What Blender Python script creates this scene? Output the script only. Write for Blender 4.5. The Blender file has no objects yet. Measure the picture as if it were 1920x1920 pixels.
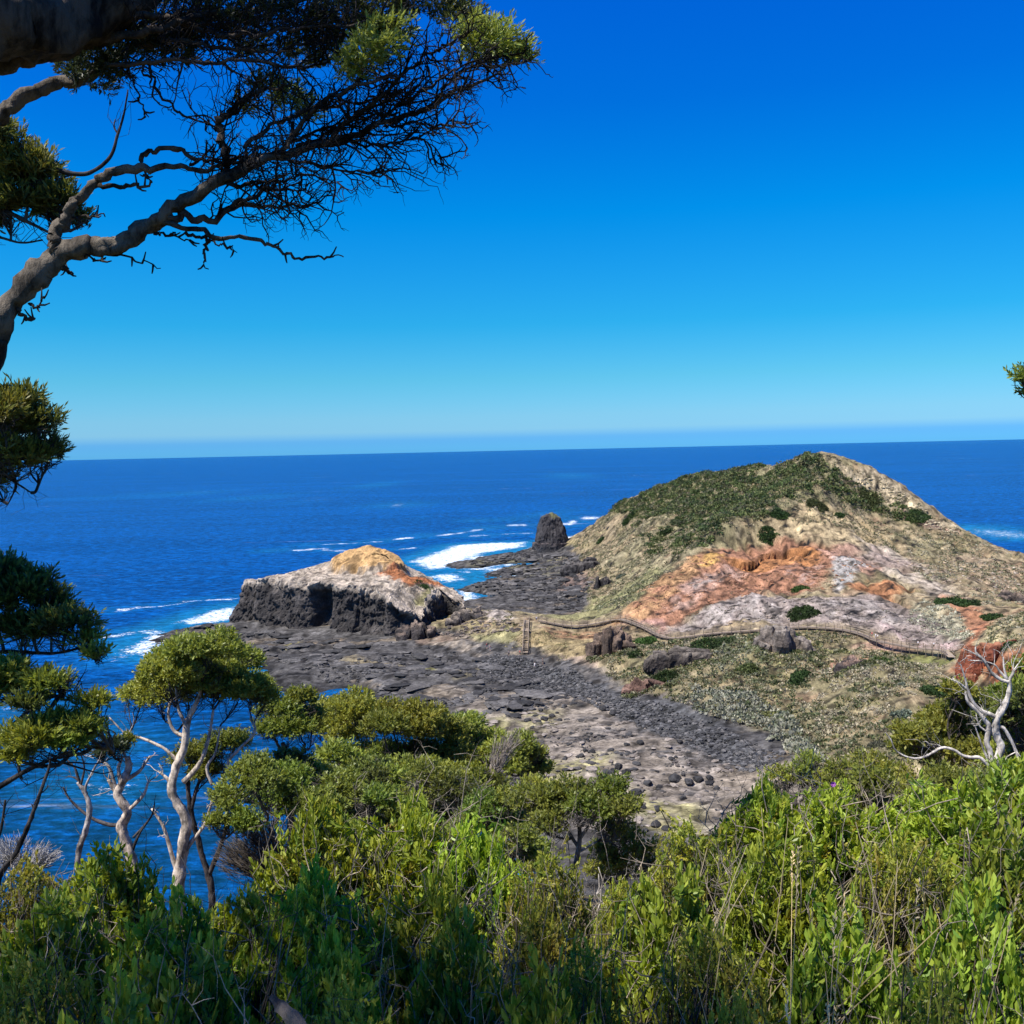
EXPOSURE = 0.5
SKY_STOPS = [(-100, (.15, .60, 1.42)), (6, (.15, .60, 1.43)), (22, (.15, .54, 1.34)), (38, (.29, .66, 1.18)), (63, (.29, .66, 1.09)), (133, (.19, .66, .95)), (233, (.062, .63, .97)), (433, (.002, .60, 1.12)), (633, (.001, .46, 1.2)), (803, (.001, .43, 1.3)), (1300, (.01, .36, 1.08))]
SEA_A = (.0004, .046, .195); SEA_B = (.0005, .060, .25); SEA_C = (.002, .10, .36); SEA_D = (.0003, .026, .118); SEA_T = (.010, .18, .33); SEA_N = (.003, .048, .115)
import bpy, math, random
import numpy as np
from mathutils import Matrix, Vector
rng = np.random.default_rng(11)
random.seed(5)
S = bpy.context.scene
COL = S.collection
H = 60.0
FP = 1920.0
PITCH = math.atan(116 / 1920.0)
ROLL = math.radians(1.255)
cp, sp = math.cos(PITCH), math.sin(PITCH)
F_ = np.array([0, cp, -sp]); R0 = np.array([1.0, 0, 0]); U0 = np.array([0, sp, cp])
R_ = math.cos(ROLL) * R0 - math.sin(ROLL) * U0
U_ = math.sin(ROLL) * R0 + math.cos(ROLL) * U0
EYE = np.array([0, 0, H])
def ray(px, py):
    return F_ + ((px - 960) / FP) * R_ + ((960 - py) / FP) * U_
def at(px, py, Y):
    d = ray(px, py); return EYE + d * (Y / d[1])
def atz(px, py, z):
    d = ray(px, py); return EYE + d * ((z - H) / d[2])
def proj(p):
    p = np.asarray(p, float) - EYE
    w = p @ F_
    return 960 + FP * (p @ R_) / w, 960 - FP * (p @ U_) / w

# ------------------------------------------------------------------ noise
def _h(ix, iy, iz, seed):
    n = (ix.astype(np.int64) * 374761393 + iy.astype(np.int64) * 668265263 + iz.astype(np.int64) * 2147483647 + seed * 974634777) & 0xffffffff
    n = ((n ^ (n >> 13)) * 1274126177) & 0xffffffff
    n = ((n ^ (n >> 16)) * 2246822519) & 0xffffffff
    return ((n ^ (n >> 15)) & 0xffff) / 65535.0
def vnoise(x, y, z=None, seed=0):
    x = np.asarray(x, float); y = np.asarray(y, float)
    z = np.zeros_like(x) if z is None else np.asarray(z, float) + np.zeros_like(x)
    ix, iy, iz = np.floor(x), np.floor(y), np.floor(z)
    fx, fy, fz = x - ix, y - iy, z - iz
    fx = fx * fx * (3 - 2 * fx); fy = fy * fy * (3 - 2 * fy); fz = fz * fz * (3 - 2 * fz)
    r = 0
    for a in (0, 1):
        for b in (0, 1):
            for c in (0, 1):
                w = (fx if a else 1 - fx) * (fy if b else 1 - fy) * (fz if c else 1 - fz)
                r = r + w * _h(ix + a, iy + b, iz + c, seed)
    return r * 2 - 1
def fbm(x, y, z=None, o=4, seed=0, gain=.5):
    r = 0; a = 1; s = 0
    for k in range(o):
        r = r + a * vnoise(np.asarray(x) * 2 ** k + 17.3 * k, np.asarray(y) * 2 ** k - 9.1 * k, None if z is None else np.asarray(z) * 2 ** k, seed + k)
        s += a; a *= gain
    return r / s
def ridged(x, y, z=None, o=3, seed=0):
    r = 0; a = 1; s = 0
    for k in range(o):
        r = r + a * (1 - np.abs(vnoise(np.asarray(x) * 2 ** k + 7.7 * k, np.asarray(y) * 2 ** k, None if z is None else np.asarray(z) * 2 ** k, seed + k)) * 2)
        s += a; a *= .5
    return r / s
def sst(a, b, x):
    t = np.clip((np.asarray(x, float) - a) / (b - a), 0, 1); return t * t * (3 - 2 * t)

# ------------------------------------------------------------------ objects
def tag(o, label=None, cat=None, group=None, kind=None):
    if label: o['label'] = label
    if cat: o['category'] = cat
    if group: o['group'] = group
    if kind: o['kind'] = kind
    return o
def empty(name, loc, label=None, cat=None, group=None):
    o = bpy.data.objects.new(name, None); COL.objects.link(o); o.location = [float(v) for v in loc]
    o.empty_display_size = .3
    return tag(o, label, cat, group)
class MB:
    """collects vertices, faces and point colours and links them as one mesh"""
    def __init__(s): s.v = []; s.f = []; s.c = []; s.n = 0
    def add(s, v, faces, col=None):
        v = np.asarray(v, float).reshape(-1, 3)
        if not isinstance(faces, list): faces = [faces]
        for f in faces:
            f = np.asarray(f, np.int64)
            if len(f): s.f.append(f + s.n)
        if col is None: col = (1, 1, 1)
        col = np.asarray(col, float)
        if col.ndim == 1: col = np.tile(col, (len(v), 1))
        s.c.append(col[:, :3]); s.v.append(v); s.n += len(v)
    def build(s, name, mat, parent=None, smooth=False, origin=None, mats=None):
        me = bpy.data.meshes.new(name)
        if s.n:
            V = np.concatenate(s.v)
            off = np.zeros(3)
            if origin is not None: off = np.asarray(origin, float)
            elif parent is not None: off = np.array(parent.matrix_world.translation) if False else np.array(world_loc(parent))
            V = V - off
            me.vertices.add(len(V)); me.vertices.foreach_set('co', V.astype(np.float32).ravel())
            sizes = np.concatenate([np.full(len(f), f.shape[1]) for f in s.f])
            loops = np.concatenate([f.ravel() for f in s.f])
            me.loops.add(len(loops)); me.loops.foreach_set('vertex_index', loops.astype(np.int32))
            me.polygons.add(len(sizes))
            st = np.concatenate([[0], np.cumsum(sizes)[:-1]])
            me.polygons.foreach_set('loop_start', st.astype(np.int32))
            try: me.polygons.foreach_set('loop_total', sizes.astype(np.int32))
            except Exception: pass
            me.update(calc_edges=True)
            ca = me.color_attributes.new('Col', 'FLOAT_COLOR', 'POINT')
            C4 = np.ones((len(V), 4), np.float32); C4[:, :3] = np.concatenate(s.c)
            ca.data.foreach_set('color', C4.ravel())
            me.polygons.foreach_set('use_smooth', np.full(len(sizes), bool(smooth)))
        me.materials.append(mat)
        o = bpy.data.objects.new(name, me); COL.objects.link(o)
        if parent is not None: o.parent = parent
        elif origin is not None: o.location = [float(v) for v in origin]
        return o
def world_loc(o):
    l = np.array(o.location)
    while o.parent is not None:
        o = o.parent; l = l + np.array(o.location)
    return l
def copy_tree(o, parent=None):
    c = o.copy(); COL.objects.link(c)
    if parent is not None: c.parent = parent
    for ch in list(o.children): copy_tree(ch, c)
    return c

def unit(v):
    v = np.asarray(v, float); return v / np.maximum(np.linalg.norm(v, axis=-1, keepdims=True), 1e-9)
def spline(P, n):
    P = np.asarray(P, float)
    if len(P) < 3:
        t = np.linspace(0, 1, n)[:, None]; return P[0] * (1 - t) + P[-1] * t
    Q = np.vstack([2 * P[0] - P[1], P, 2 * P[-1] - P[-2]])
    m = len(P) - 1
    u = np.linspace(0, m - 1e-6, n); i = u.astype(int); t = (u - i)[:, None]
    a, b, c, d = Q[i], Q[i + 1], Q[i + 2], Q[i + 3]
    return .5 * (2 * b + (c - a) * t + (2 * a - 5 * b + 4 * c - d) * t ** 2 + (3 * b - a - 3 * c + d) * t ** 3)
def tube(mb, P, r, sides=6, col=None, rough=0.0, seed=0):
    P = np.asarray(P, float); n = len(P)
    r = np.interp(np.linspace(0, 1, n), np.linspace(0, 1, len(np.atleast_1d(r))), np.atleast_1d(r))
    T = unit(np.gradient(P, axis=0))
    ref = np.array([0, 0, 1.0]) if abs(T[:, 2]).mean() < .8 else np.array([0, 1.0, 0])
    A = unit(np.cross(T, ref)); B = np.cross(T, A)
    th = np.linspace(0, 2 * np.pi, sides, endpoint=False)
    rr = r[:, None] * np.ones(sides)
    if rough:
        L = np.concatenate([[0], np.cumsum(np.linalg.norm(np.diff(P, axis=0), axis=1))])[:, None]
        k = 1.0 / max(r.max(), 1e-4)
        rr = rr * (1 + rough * fbm(np.cos(th)[None] * 1.3 + seed, np.sin(th)[None] * 1.3 + L * 0, L * k * .55 + 0 * th[None], o=3, seed=seed) * 1.6)
    V = P[:, None] + rr[..., None] * (A[:, None] * np.cos(th)[None, :, None] + B[:, None] * np.sin(th)[None, :, None])
    i = np.arange(n - 1)[:, None] * sides; j = np.arange(sides)[None]; j2 = (j + 1) % sides
    f = np.stack([i + j, i + j2, i + sides + j2, i + sides + j], -1).reshape(-1, 4)
    caps = [np.arange(sides)[::-1][None], ((n - 1) * sides + np.arange(sides))[None]]
    mb.add(V.reshape(-1, 3), [f] + caps, col)
def box(mb, c, sx, sy, sz, ax=None, col=None):
    """box centred at c; ax = 3x3 rows of axes"""
    ax = np.eye(3) if ax is None else np.asarray(ax)
    k = np.array([[a, b, d] for a in (-1, 1) for b in (-1, 1) for d in (-1, 1)], float) * np.array([sx, sy, sz]) / 2
    f = np.array([[0, 1, 3, 2], [4, 6, 7, 5], [0, 4, 5, 1], [2, 3, 7, 6], [0, 2, 6, 4], [1, 5, 7, 3]])
    mb.add(np.asarray(c) + k @ ax, f, col)
def beam(mb, a, b, w, h, col=None):
    a, b = np.asarray(a, float), np.asarray(b, float)
    d = b - a; L = np.linalg.norm(d); x = d / L
    up = np.array([0, 0, 1.0]) if abs(x[2]) < .9 else np.array([0, 1.0, 0])
    y = unit(np.cross(up, x)); z = np.cross(x, y)
    box(mb, (a + b) / 2, L, w, h, [x, y, z], col)
def leaves(mb, P, D, N, L, W, col, kind='diamond'):
    """flat leaf blades: base P, axis D, normal N"""
    P = np.asarray(P); D = unit(D); N = np.asarray(N)
    X = unit(np.cross(D, N)); N = np.cross(X, D)
    L = np.asarray(L)[:, None] if np.ndim(L) else np.full((len(P), 1), L)
    W = np.asarray(W)[:, None] if np.ndim(W) else np.full((len(P), 1), W)
    n = len(P)
    if kind == 'diamond':
        V = np.stack([P, P + D * L * .55 + X * W / 2, P + D * L, P + D * L * .55 - X * W / 2], 1)
        f = np.arange(n * 4).reshape(n, 4)
        k = 4
    else:
        fold = N * W * .18
        V = np.stack([P, P + D * L * .32 + X * W * .42 + fold, P + D * L * .72 + X * W * .5 + fold, P + D * L - N * W * .15,
                      P + D * L * .72 - X * W * .5 + fold, P + D * L * .32 - X * W * .42 + fold], 1)
        b = np.arange(n)[:, None] * 6
        f = np.concatenate([b + np.array([[0, 1, 2, 3]]), b + np.array([[0, 3, 4, 5]])])
        k = 6
    mb.add(V.reshape(-1, 3), f, np.repeat(np.asarray(col), k, axis=0))

# ------------------------------------------------------------------ materials
def nodes(name):
    m = bpy.data.materials.new(name); m.use_nodes = True
    nt = m.node_tree; nt.nodes.clear()
    def N(t, **kw):
        n = nt.nodes.new(t)
        for k, v in kw.items():
            if k.startswith('_'): setattr(n, k[1:], v)
            else:
                n.inputs[k.replace('__', ' ')].default_value = v
        return n
    L = nt.links.new
    out = N('ShaderNodeOutputMaterial')
    return m, N, L, out
def ramp(n, stops):
    e = n.color_ramp.elements
    while len(e) > len(stops): e.remove(e[-1])
    while len(e) < len(stops): e.new(1)
    for k, (p, c) in enumerate(stops):
        e[k].position = p; e[k].color = (*c, 1) if len(c) == 3 else c
def mat_ground(name, s1=.5, s2=3.0, bump=.5, dist=.25, rough=.95, var=.55, crack=0.0, stretch=None):
    m, N, L, out = nodes(name)
    a = N('ShaderNodeAttribute', _attribute_name='Col'); g = N('ShaderNodeNewGeometry')
    n1 = N('ShaderNodeTexNoise', Scale=s1, Detail=6.0, Roughness=.65); n2 = N('ShaderNodeTexNoise', Scale=s2, Detail=5.0, Roughness=.7)
    if stretch:
        mp = N('ShaderNodeMapping'); mp.inputs['Scale'].default_value = stretch; mp.inputs['Rotation'].default_value = (0, 0, .25); L(g.outputs['Position'], mp.inputs['Vector'])
        L(mp.outputs[0], n1.inputs['Vector']); L(mp.outputs[0], n2.inputs['Vector'])
    else:
        L(g.outputs['Position'], n1.inputs['Vector']); L(g.outputs['Position'], n2.inputs['Vector'])
    r1 = N('ShaderNodeMapRange', **{'From Min': .3, 'From Max': .7, 'To Min': 1 - var, 'To Max': 1 + var * .8}); L(n1.outputs['Fac'], r1.inputs['Value'])
    r2 = N('ShaderNodeMapRange', **{'From Min': .3, 'From Max': .7, 'To Min': 1 - var, 'To Max': 1 + var * .7}); L(n2.outputs['Fac'], r2.inputs['Value'])
    mu = N('ShaderNodeMath', _operation='MULTIPLY'); L(r1.outputs[0], mu.inputs[0]); L(r2.outputs[0], mu.inputs[1])
    v = N('ShaderNodeVectorMath', _operation='SCALE'); L(a.outputs['Color'], v.inputs[0]); L(mu.outputs[0], v.inputs['Scale'])
    p = N('ShaderNodeBsdfPrincipled', Roughness=rough); p.inputs['Specular IOR Level'].default_value = .2
    L(v.outputs[0], p.inputs['Base Color'])
    ad = N('ShaderNodeMath', _operation='ADD'); L(n1.outputs['Fac'], ad.inputs[0]); L(n2.outputs['Fac'], ad.inputs[1])
    hh = ad
    if crack:
        vo = N('ShaderNodeTexVoronoi', Scale=crack, _feature='DISTANCE_TO_EDGE'); L(g.outputs['Position'], vo.inputs['Vector'])
        rr = N('ShaderNodeMapRange', **{'From Min': 0., 'From Max': .15, 'To Min': -1., 'To Max': 0.}); L(vo.outputs['Distance'], rr.inputs['Value'])
        a2 = N('ShaderNodeMath', _operation='ADD'); L(ad.outputs[0], a2.inputs[0]); L(rr.outputs[0], a2.inputs[1]); hh = a2
    b = N('ShaderNodeBump', Strength=bump, Distance=dist); L(hh.outputs[0], b.inputs['Height']); L(b.outputs[0], p.inputs['Normal'])
    L(p.outputs[0], out.inputs['Surface'])
    return m
def mat_leaf(name, trans=.35, rough=.45, spec=.35):
    m, N, L, out = nodes(name)
    a = N('ShaderNodeAttribute', _attribute_name='Col')
    p = N('ShaderNodeBsdfPrincipled', Roughness=rough); p.inputs['Specular IOR Level'].default_value = spec
    L(a.outputs['Color'], p.inputs['Base Color'])
    t = N('ShaderNodeBsdfTranslucent')
    oi = N('ShaderNodeObjectInfo'); rv = N('ShaderNodeMapRange', **{'To Min': .78, 'To Max': 1.22}); L(oi.outputs['Random'], rv.inputs['Value'])
    rh = N('ShaderNodeMapRange', **{'To Min': .485, 'To Max': .512}); L(oi.outputs['Random'], rh.inputs['Value'])
    h0 = N('ShaderNodeHueSaturation', Saturation=.97); L(a.outputs['Color'], h0.inputs['Color']); L(rv.outputs[0], h0.inputs['Value']); L(rh.outputs[0], h0.inputs['Hue']); L(h0.outputs[0], p.inputs['Base Color'])
    hs = N('ShaderNodeHueSaturation', Hue=.485, Saturation=1.1, Value=1.3); L(h0.outputs[0], hs.inputs['Color']); L(hs.outputs[0], t.inputs['Color'])
    mx = N('ShaderNodeMixShader', Fac=trans); L(p.outputs[0], mx.inputs[1]); L(t.outputs[0], mx.inputs[2])
    L(mx.outputs[0], out.inputs['Surface'])
    return m
def mat_bark(name, scale=16.0, bump=1.0, dist=.03, dark=.18, light=1.5):
    m, N, L, out = nodes(name)
    a = N('ShaderNodeAttribute', _attribute_name='Col'); g = N('ShaderNodeTexCoord')
    mp = N('ShaderNodeMapping'); mp.inputs['Scale'].default_value = (1, 1, .35); L(g.outputs['Object'], mp.inputs['Vector'])
    n1 = N('ShaderNodeTexNoise', Scale=scale, Detail=7.0, Roughness=.7); L(mp.outputs[0], n1.inputs['Vector'])
    n2 = N('ShaderNodeTexNoise', Scale=scale * .25, Detail=4.0); L(g.outputs['Object'], n2.inputs['Vector'])
    ad = N('ShaderNodeMath', _operation='MULTIPLY'); L(n1.outputs['Fac'], ad.inputs[0]); L(n2.outputs['Fac'], ad.inputs[1])
    r = N('ShaderNodeMapRange', **{'From Min': .17, 'From Max': .31, 'To Min': dark, 'To Max': light}); L(ad.outputs[0], r.inputs['Value'])
    v = N('ShaderNodeVectorMath', _operation='SCALE'); L(a.outputs['Color'], v.inputs[0]); L(r.outputs[0], v.inputs['Scale'])
    p = N('ShaderNodeBsdfPrincipled', Roughness=.9); p.inputs['Specular IOR Level'].default_value = .2
    L(v.outputs[0], p.inputs['Base Color'])
    b = N('ShaderNodeBump', Strength=bump, Distance=dist); L(n1.outputs['Fac'], b.inputs['Height']); L(b.outputs[0], p.inputs['Normal'])
    L(p.outputs[0], out.inputs['Surface'])
    return m
def mat_plain(name, rough=.8):
    m, N, L, out = nodes(name)
    a = N('ShaderNodeAttribute', _attribute_name='Col'); g = N('ShaderNodeTexCoord')
    n1 = N('ShaderNodeTexNoise', Scale=6.0, Detail=5.0); L(g.outputs['Object'], n1.inputs['Vector'])
    r = N('ShaderNodeMapRange', **{'From Min': .3, 'From Max': .7, 'To Min': .75, 'To Max': 1.2}); L(n1.outputs['Fac'], r.inputs['Value'])
    v = N('ShaderNodeVectorMath', _operation='SCALE'); L(a.outputs['Color'], v.inputs[0]); L(r.outputs[0], v.inputs['Scale'])
    p = N('ShaderNodeBsdfPrincipled', Roughness=rough); p.inputs['Specular IOR Level'].default_value = .25
    L(v.outputs[0], p.inputs['Base Color']); L(p.outputs[0], out.inputs['Surface'])
    return m
M = {}
M['rock'] = mat_ground('basalt_rock', s1=.35, s2=1.6, bump=.9, dist=.5, var=.5, crack=0)
M['ground'] = mat_ground('headland_soil', s1=.5, s2=3.2, bump=.9, dist=.4, var=.5, stretch=(1.15, .28, .5))
M['shore'] = mat_ground('shore_rock', s1=.5, s2=2.4, bump=1.0, dist=.35, var=.6, stretch=(.5, 1.3, 1))
M['near'] = mat_ground('hillside_soil', s1=1.5, s2=9.0, bump=.6, dist=.08, var=.5)
M['leaf'] = mat_leaf('foliage')
M['glossleaf'] = mat_leaf('glossy_foliage', trans=.38, rough=.42, spec=.4)
M['scrub'] = mat_leaf('scrub_foliage', trans=.15, rough=.7, spec=.15)
M['straw'] = mat_leaf('dry_straw', trans=.2, rough=.95, spec=.02)
M['bark'] = mat_bark('bark'); M['palebark'] = mat_bark('pale_bark', scale=20., bump=.8, dist=.02, dark=.38, light=1.35)
M['wood'] = mat_plain('weathered_timber'); M['cloth'] = mat_plain('cloth'); M['skin'] = mat_plain('skin', .6)

# ------------------------------------------------------------------ camera, light, sky
cam = bpy.data.cameras.new('camera'); cam.lens = 36; cam.sensor_width = 36; cam.clip_start = .05; cam.clip_end = 300000
co = bpy.data.objects.new('camera', cam); COL.objects.link(co); S.camera = co
Mx = Matrix.Identity(4)
for r in range(3):
    Mx[r][0] = R_[r]; Mx[r][1] = U_[r]; Mx[r][2] = -F_[r]; Mx[r][3] = EYE[r]
co.matrix_world = Mx
S.render.resolution_x = S.render.resolution_y = 1024
S.view_settings.view_transform = 'Standard'; S.view_settings.look = 'None'; S.view_settings.gamma = 1
S.view_settings.exposure = EXPOSURE
SUN_EL = math.radians(60); SUN_AZ = math.radians(236)      # azimuth clockwise from +Y
sd = np.array([math.sin(SUN_AZ) * math.cos(SUN_EL), math.cos(SUN_AZ) * math.cos(SUN_EL), math.sin(SUN_EL)])
sun = bpy.data.lights.new('sun', 'SUN'); sun.energy = 5.0; sun.angle = math.radians(.53); sun.color = (1.0, .955, .88)
so = bpy.data.objects.new('sun', sun); COL.objects.link(so)
so.rotation_euler = Vector(sd).to_track_quat('Z', 'Y').to_euler(); so.location = (-40, -40, 140)
W = bpy.data.worlds.new('World'); S.world = W; W.use_nodes = True
nt = W.node_tree; nt.nodes.clear(); L = nt.links.new
wo = nt.nodes.new('ShaderNodeOutputWorld'); bg = nt.nodes.new('ShaderNodeBackground'); bg.inputs['Strength'].default_value = .1
sk = nt.nodes.new('ShaderNodeTexSky'); sk.sky_type = 'NISHITA'; sk.sun_disc = False
sk.sun_elevation = SUN_EL; sk.sun_rotation = SUN_AZ; sk.altitude = 60; sk.air_density = 1.0; sk.dust_density = .3; sk.ozone_density = 3.0
tc = nt.nodes.new('ShaderNodeTexCoord'); sx = nt.nodes.new('ShaderNodeSeparateXYZ'); L(tc.outputs['Generated'], sx.inputs[0])
# tint of the clear sky by elevation: a low band of sea haze, pale above it, deep blue overhead
mr = nt.nodes.new('ShaderNodeMapRange'); mr.inputs['From Min'].default_value = -.1; mr.inputs['From Max'].default_value = .6; L(sx.outputs['Z'], mr.inputs['Value'])
cr = nt.nodes.new('ShaderNodeValToRGB')
def e2p(px_above): return (math.sin(math.atan(px_above / 1920.)) + .1) / .7
ramp(cr, SKY_STOPS and [(e2p(p), c) for p, c in SKY_STOPS])
L(mr.outputs[0], cr.inputs['Fac'])
mul = nt.nodes.new('ShaderNodeMix'); mul.data_type = 'RGBA'; mul.blend_type = 'MULTIPLY'; mul.inputs['Factor'].default_value = 1
L(sk.outputs['Color'], mul.inputs['A']); L(cr.outputs['Color'], mul.inputs['B'])
L(mul.outputs['Result'], bg.inputs['Color']); L(bg.outputs[0], wo.inputs['Surface'])
S.cycles.max_bounces = 6; S.cycles.transparent_max_bounces = 4; S.cycles.diffuse_bounces = 2; S.cycles.glossy_bounces = 2; S.cycles.transmission_bounces = 3
S.cycles.caustics_reflective = False; S.cycles.caustics_refractive = False
# ================================================================== far terrain
CP = []
def A(px, py, Y, dz=0):
    p = at(px, py, Y); CP.append((p[0], p[1], p[2] + dz))
def Az(px, py, z): CP.append(tuple(atz(px, py, z)))
def Wp(x, y, z): CP.append((x, y, z))
# skyline of the headland
SKY = [(1078,1012,622),(1120,972,602),(1160,947,580),(1200,927,560),(1240,910,540),(1280,896,520),(1330,887,500),(1370,883,480),(1420,873,465),(1480,867,440),(1510,857,428),(1545,856,420),(1600,873,415),(1650,896,410),(1700,929,400),(1760,966,390),(1830,1006,375),(1920,1037,350),(2010,1080,330)]
for q in SKY:
    A(*q)
    p = at(*q)
for dx, dy, dz in ((10, 45, -9), (25, 95, -30), (40, 150, -58)):
    for q in SKY[3:]:
        p = at(*q); k = min(1, max(.25, p[2] / 50)); Wp(p[0] + dx, p[1] + dy, max(-8, p[2] + dz * k))
Wp(45, 660, -3); Wp(60, 690, -6); Wp(10, 660, -5); Wp(90, 700, -8); Wp(150, 700, -9)
# spur between the left flank and the coloured face
for q in [(1165,1148,300),(1200,1118,314),(1250,1080,330),(1320,1025,350),(1380,985,365),(1440,960,375),(1490,930,388),(1530,905,400)]: A(*q)
# left flank
for q in [(1240,960,500),(1300,930,480),(1200,985,470),(1300,985,420),(1180,1040,430),(1250,1030,395),(1170,1080,380),(1150,1010,520),(1400,920,440),(1460,905,425),(1230,1060,360)]: A(*q)
for px, py in [(1062,1150),(1090,1128),(1105,1095),(1095,1070),(1085,1045),(1078,1030)]: Az(px, py, 3.4)
A(1120,1140,345); A(1090,1152,325); A(1060,1160,312)
# coloured face
for q in [(1400,1022,360),(1430,1060,338),(1480,1010,362),(1480,1050,342),(1580,1060,330),(1560,1000,362),(1580,1120,292),(1500,1140,280),(1400,1120,296),(1300,1120,300),(1350,1070,328),(1240,1150,292),(1700,1140,272),(1640,1140,280),(1800,1120,292),(1850,1085,318),(1910,1092,322),(1700,1050,345),(1650,980,390),(1750,1010,372),(1640,930,405),(1580,950,392),(1780,1060,345),(1850,1040,350),(1990,1150,300),(1780,1170,255)]: A(*q)
# line of the boardwalk
PATH = [(1010,1163,302),(1062,1172,300),(1100,1171,300),(1148,1162,298),(1170,1162,294),(1206,1175,286),(1254,1195,272),(1335,1187,268),(1400,1182,265),(1460,1178,262),(1512,1175,260),(1575,1179,254),(1618,1189,248),(1647,1201,242),(1718,1214,232),(1766,1219,224),(1786,1233,214),(1810,1255,205),(1857,1267,196),(1900,1275,190),(1990,1290,182)]
for i, (a, b, c) in enumerate(PATH): A(a, b, c, -.75 if not 13 <= i <= 15 else -1.6)
for q in [(1900,1215,196),(1880,1165,226),(1960,1180,205),(1850,1195,212),(2050,1240,180)]: A(*q)
# slope from the walk down to the cove
for q in [(950,1182,297),(1000,1190,290),(985,1228,279),(1080,1215,272),(1150,1235,257),(1200,1250,246),(1280,1260,236),(1350,1240,236),(1450,1280,222),(1500,1230,235),(1550,1290,213),(1450,1340,204),(1540,1400,182),(1650,1250,213),(1700,1300,194),(1600,1440,167),(1750,1400,164),(1850,1330,167),(1900,1290,166),(1600,1350,190),(1380,1310,212),(1280,1290,226)]: A(*q)
for x, y, z in [(70,140,8),(60,120,11),(85,160,14),(100,150,20),(120,150,26),(140,130,40),(110,120,30),(150,180,34),(170,220,28),(180,260,20),(200,320,10),(225,360,2),(250,380,-5),(230,300,4),(250,250,8),(60,100,20),(90,100,30),(140,100,46),(20,120,5),(40,120,7),(0,120,4)]: Wp(x, y, z)
# cove floor
for px, py in [(1170,1292),(1300,1332),(1400,1372),(1480,1422),(1120,1268),(1050,1245)]: Az(px, py, 4.0)
for px, py in [(350,1185),(450,1182),(600,1215),(700,1235),(560,1250),(800,1260),(900,1300),(1000,1260),(900,1230),(720,1275),(860,1330)]: Az(px, py, 2.2)
for px, py in [(1000,1340),(1100,1400),(1200,1450),(1200,1530),(1300,1400),(1400,1440),(1100,1330),(1260,1560),(960,1420),(1040,1500),(1340,1500),(1420,1480),(1000,1560)]: Az(px, py, 2.0)
for px, py, z in [(870,1188,4.5),(910,1212,4),(960,1235,3.8),(800,1195,4),(760,1205,3.2)]: Az(px, py, z)
# sea floor and edges of the platform
for px, py in [(292,1192),(350,1220),(480,1243),(560,1296),(680,1292),(760,1322),(420,1235)]: Az(px, py, .35)
for x, y, z in [(-130,338,-4),(-128,310,-5),(-108,300,-4),(-85,278,-3.5),(-66,243,-4),(-45,236,-3),(-30,220,-3),(-20,198,-3),(-8,170,-2.5),(-2,150,-1.5),(-60,180,-8),(-100,230,-8),(-60,140,-8),(-30,150,-6),(-112,372,-4),(-120,420,-8),(-90,405,-5),(-60,425,-5),(-40,430,-5),(-35,480,-3.5),(-60,520,-7),(-50,580,-6),(-40,620,-6),(-10,630,-4),(-140,500,-9),(-140,260,-9),(-140,180,-9)]: Wp(x, y, z)
for px, py in [(875,1125)]: Az(px, py, -2.5)
for px, py in [(905,1074),(860,1085),(940,1066),(850,1112)]: Az(px, py, -1.0)
for px, py in [(880,1052),(950,1040),(1000,1040),(960,1100),(1020,1110),(1060,1080),(1030,1060),(930,1120),(1040,1130),(980,1060),(1000,1085),(900,1100),(1030,1028),(1005,1024)]: Az(px, py, 2.4)
for q in [(905,1150,322),(940,1152,318),(980,1163,306),(880,1160,322),(930,1168,308)]: A(*q)
for x, y, z in [(-95,350,3),(-60,345,4),(-35,335,5),(-30,360,5),(-60,370,3),(-85,370,0)]: Wp(x, y, z)
CP = np.array(CP)
def rbf_fit(P, c=5.0, lam=.02):
    d = np.hypot(P[:, None, 0] - P[None, :, 0], P[:, None, 1] - P[None, :, 1])
    n = len(P); K = np.zeros((n + 3, n + 3)); K[:n, :n] = -np.sqrt(d * d + c * c) + lam * -np.eye(n)
    K[:n, n] = 1; K[n, :n] = 1; K[:n, n + 1:] = P[:, :2] / 100; K[n + 1:, :n] = P[:, :2].T / 100
    w = np.linalg.solve(K, np.concatenate([P[:, 2], np.zeros(3)]))
    def f(x, y):
        s = np.shape(x); x = np.ravel(x); y = np.ravel(y); r = np.empty(len(x))
        for i in range(0, len(x), 60000):
            xx = x[i:i + 60000]; yy = y[i:i + 60000]
            D = np.sqrt((xx[:, None] - P[:, 0]) ** 2 + (yy[:, None] - P[:, 1]) ** 2 + c * c)
            r[i:i + 60000] = -D @ w[:n] + w[n] + xx / 100 * w[n + 1] + yy / 100 * w[n + 2]
        return r.reshape(s)
    return f
# drop near-duplicate controls
keep = []
for i, p in enumerate(CP):
    if all(np.hypot(*(p[:2] - CP[j][:2])) > 2.5 for j in keep): keep.append(i)
zf = rbf_fit(CP[keep])
gx = np.arange(-150, 262, .8)
gy = np.concatenate([np.arange(112, 320, .6), np.arange(320, 470, .85), np.arange(470, 720, 1.5)])
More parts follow.
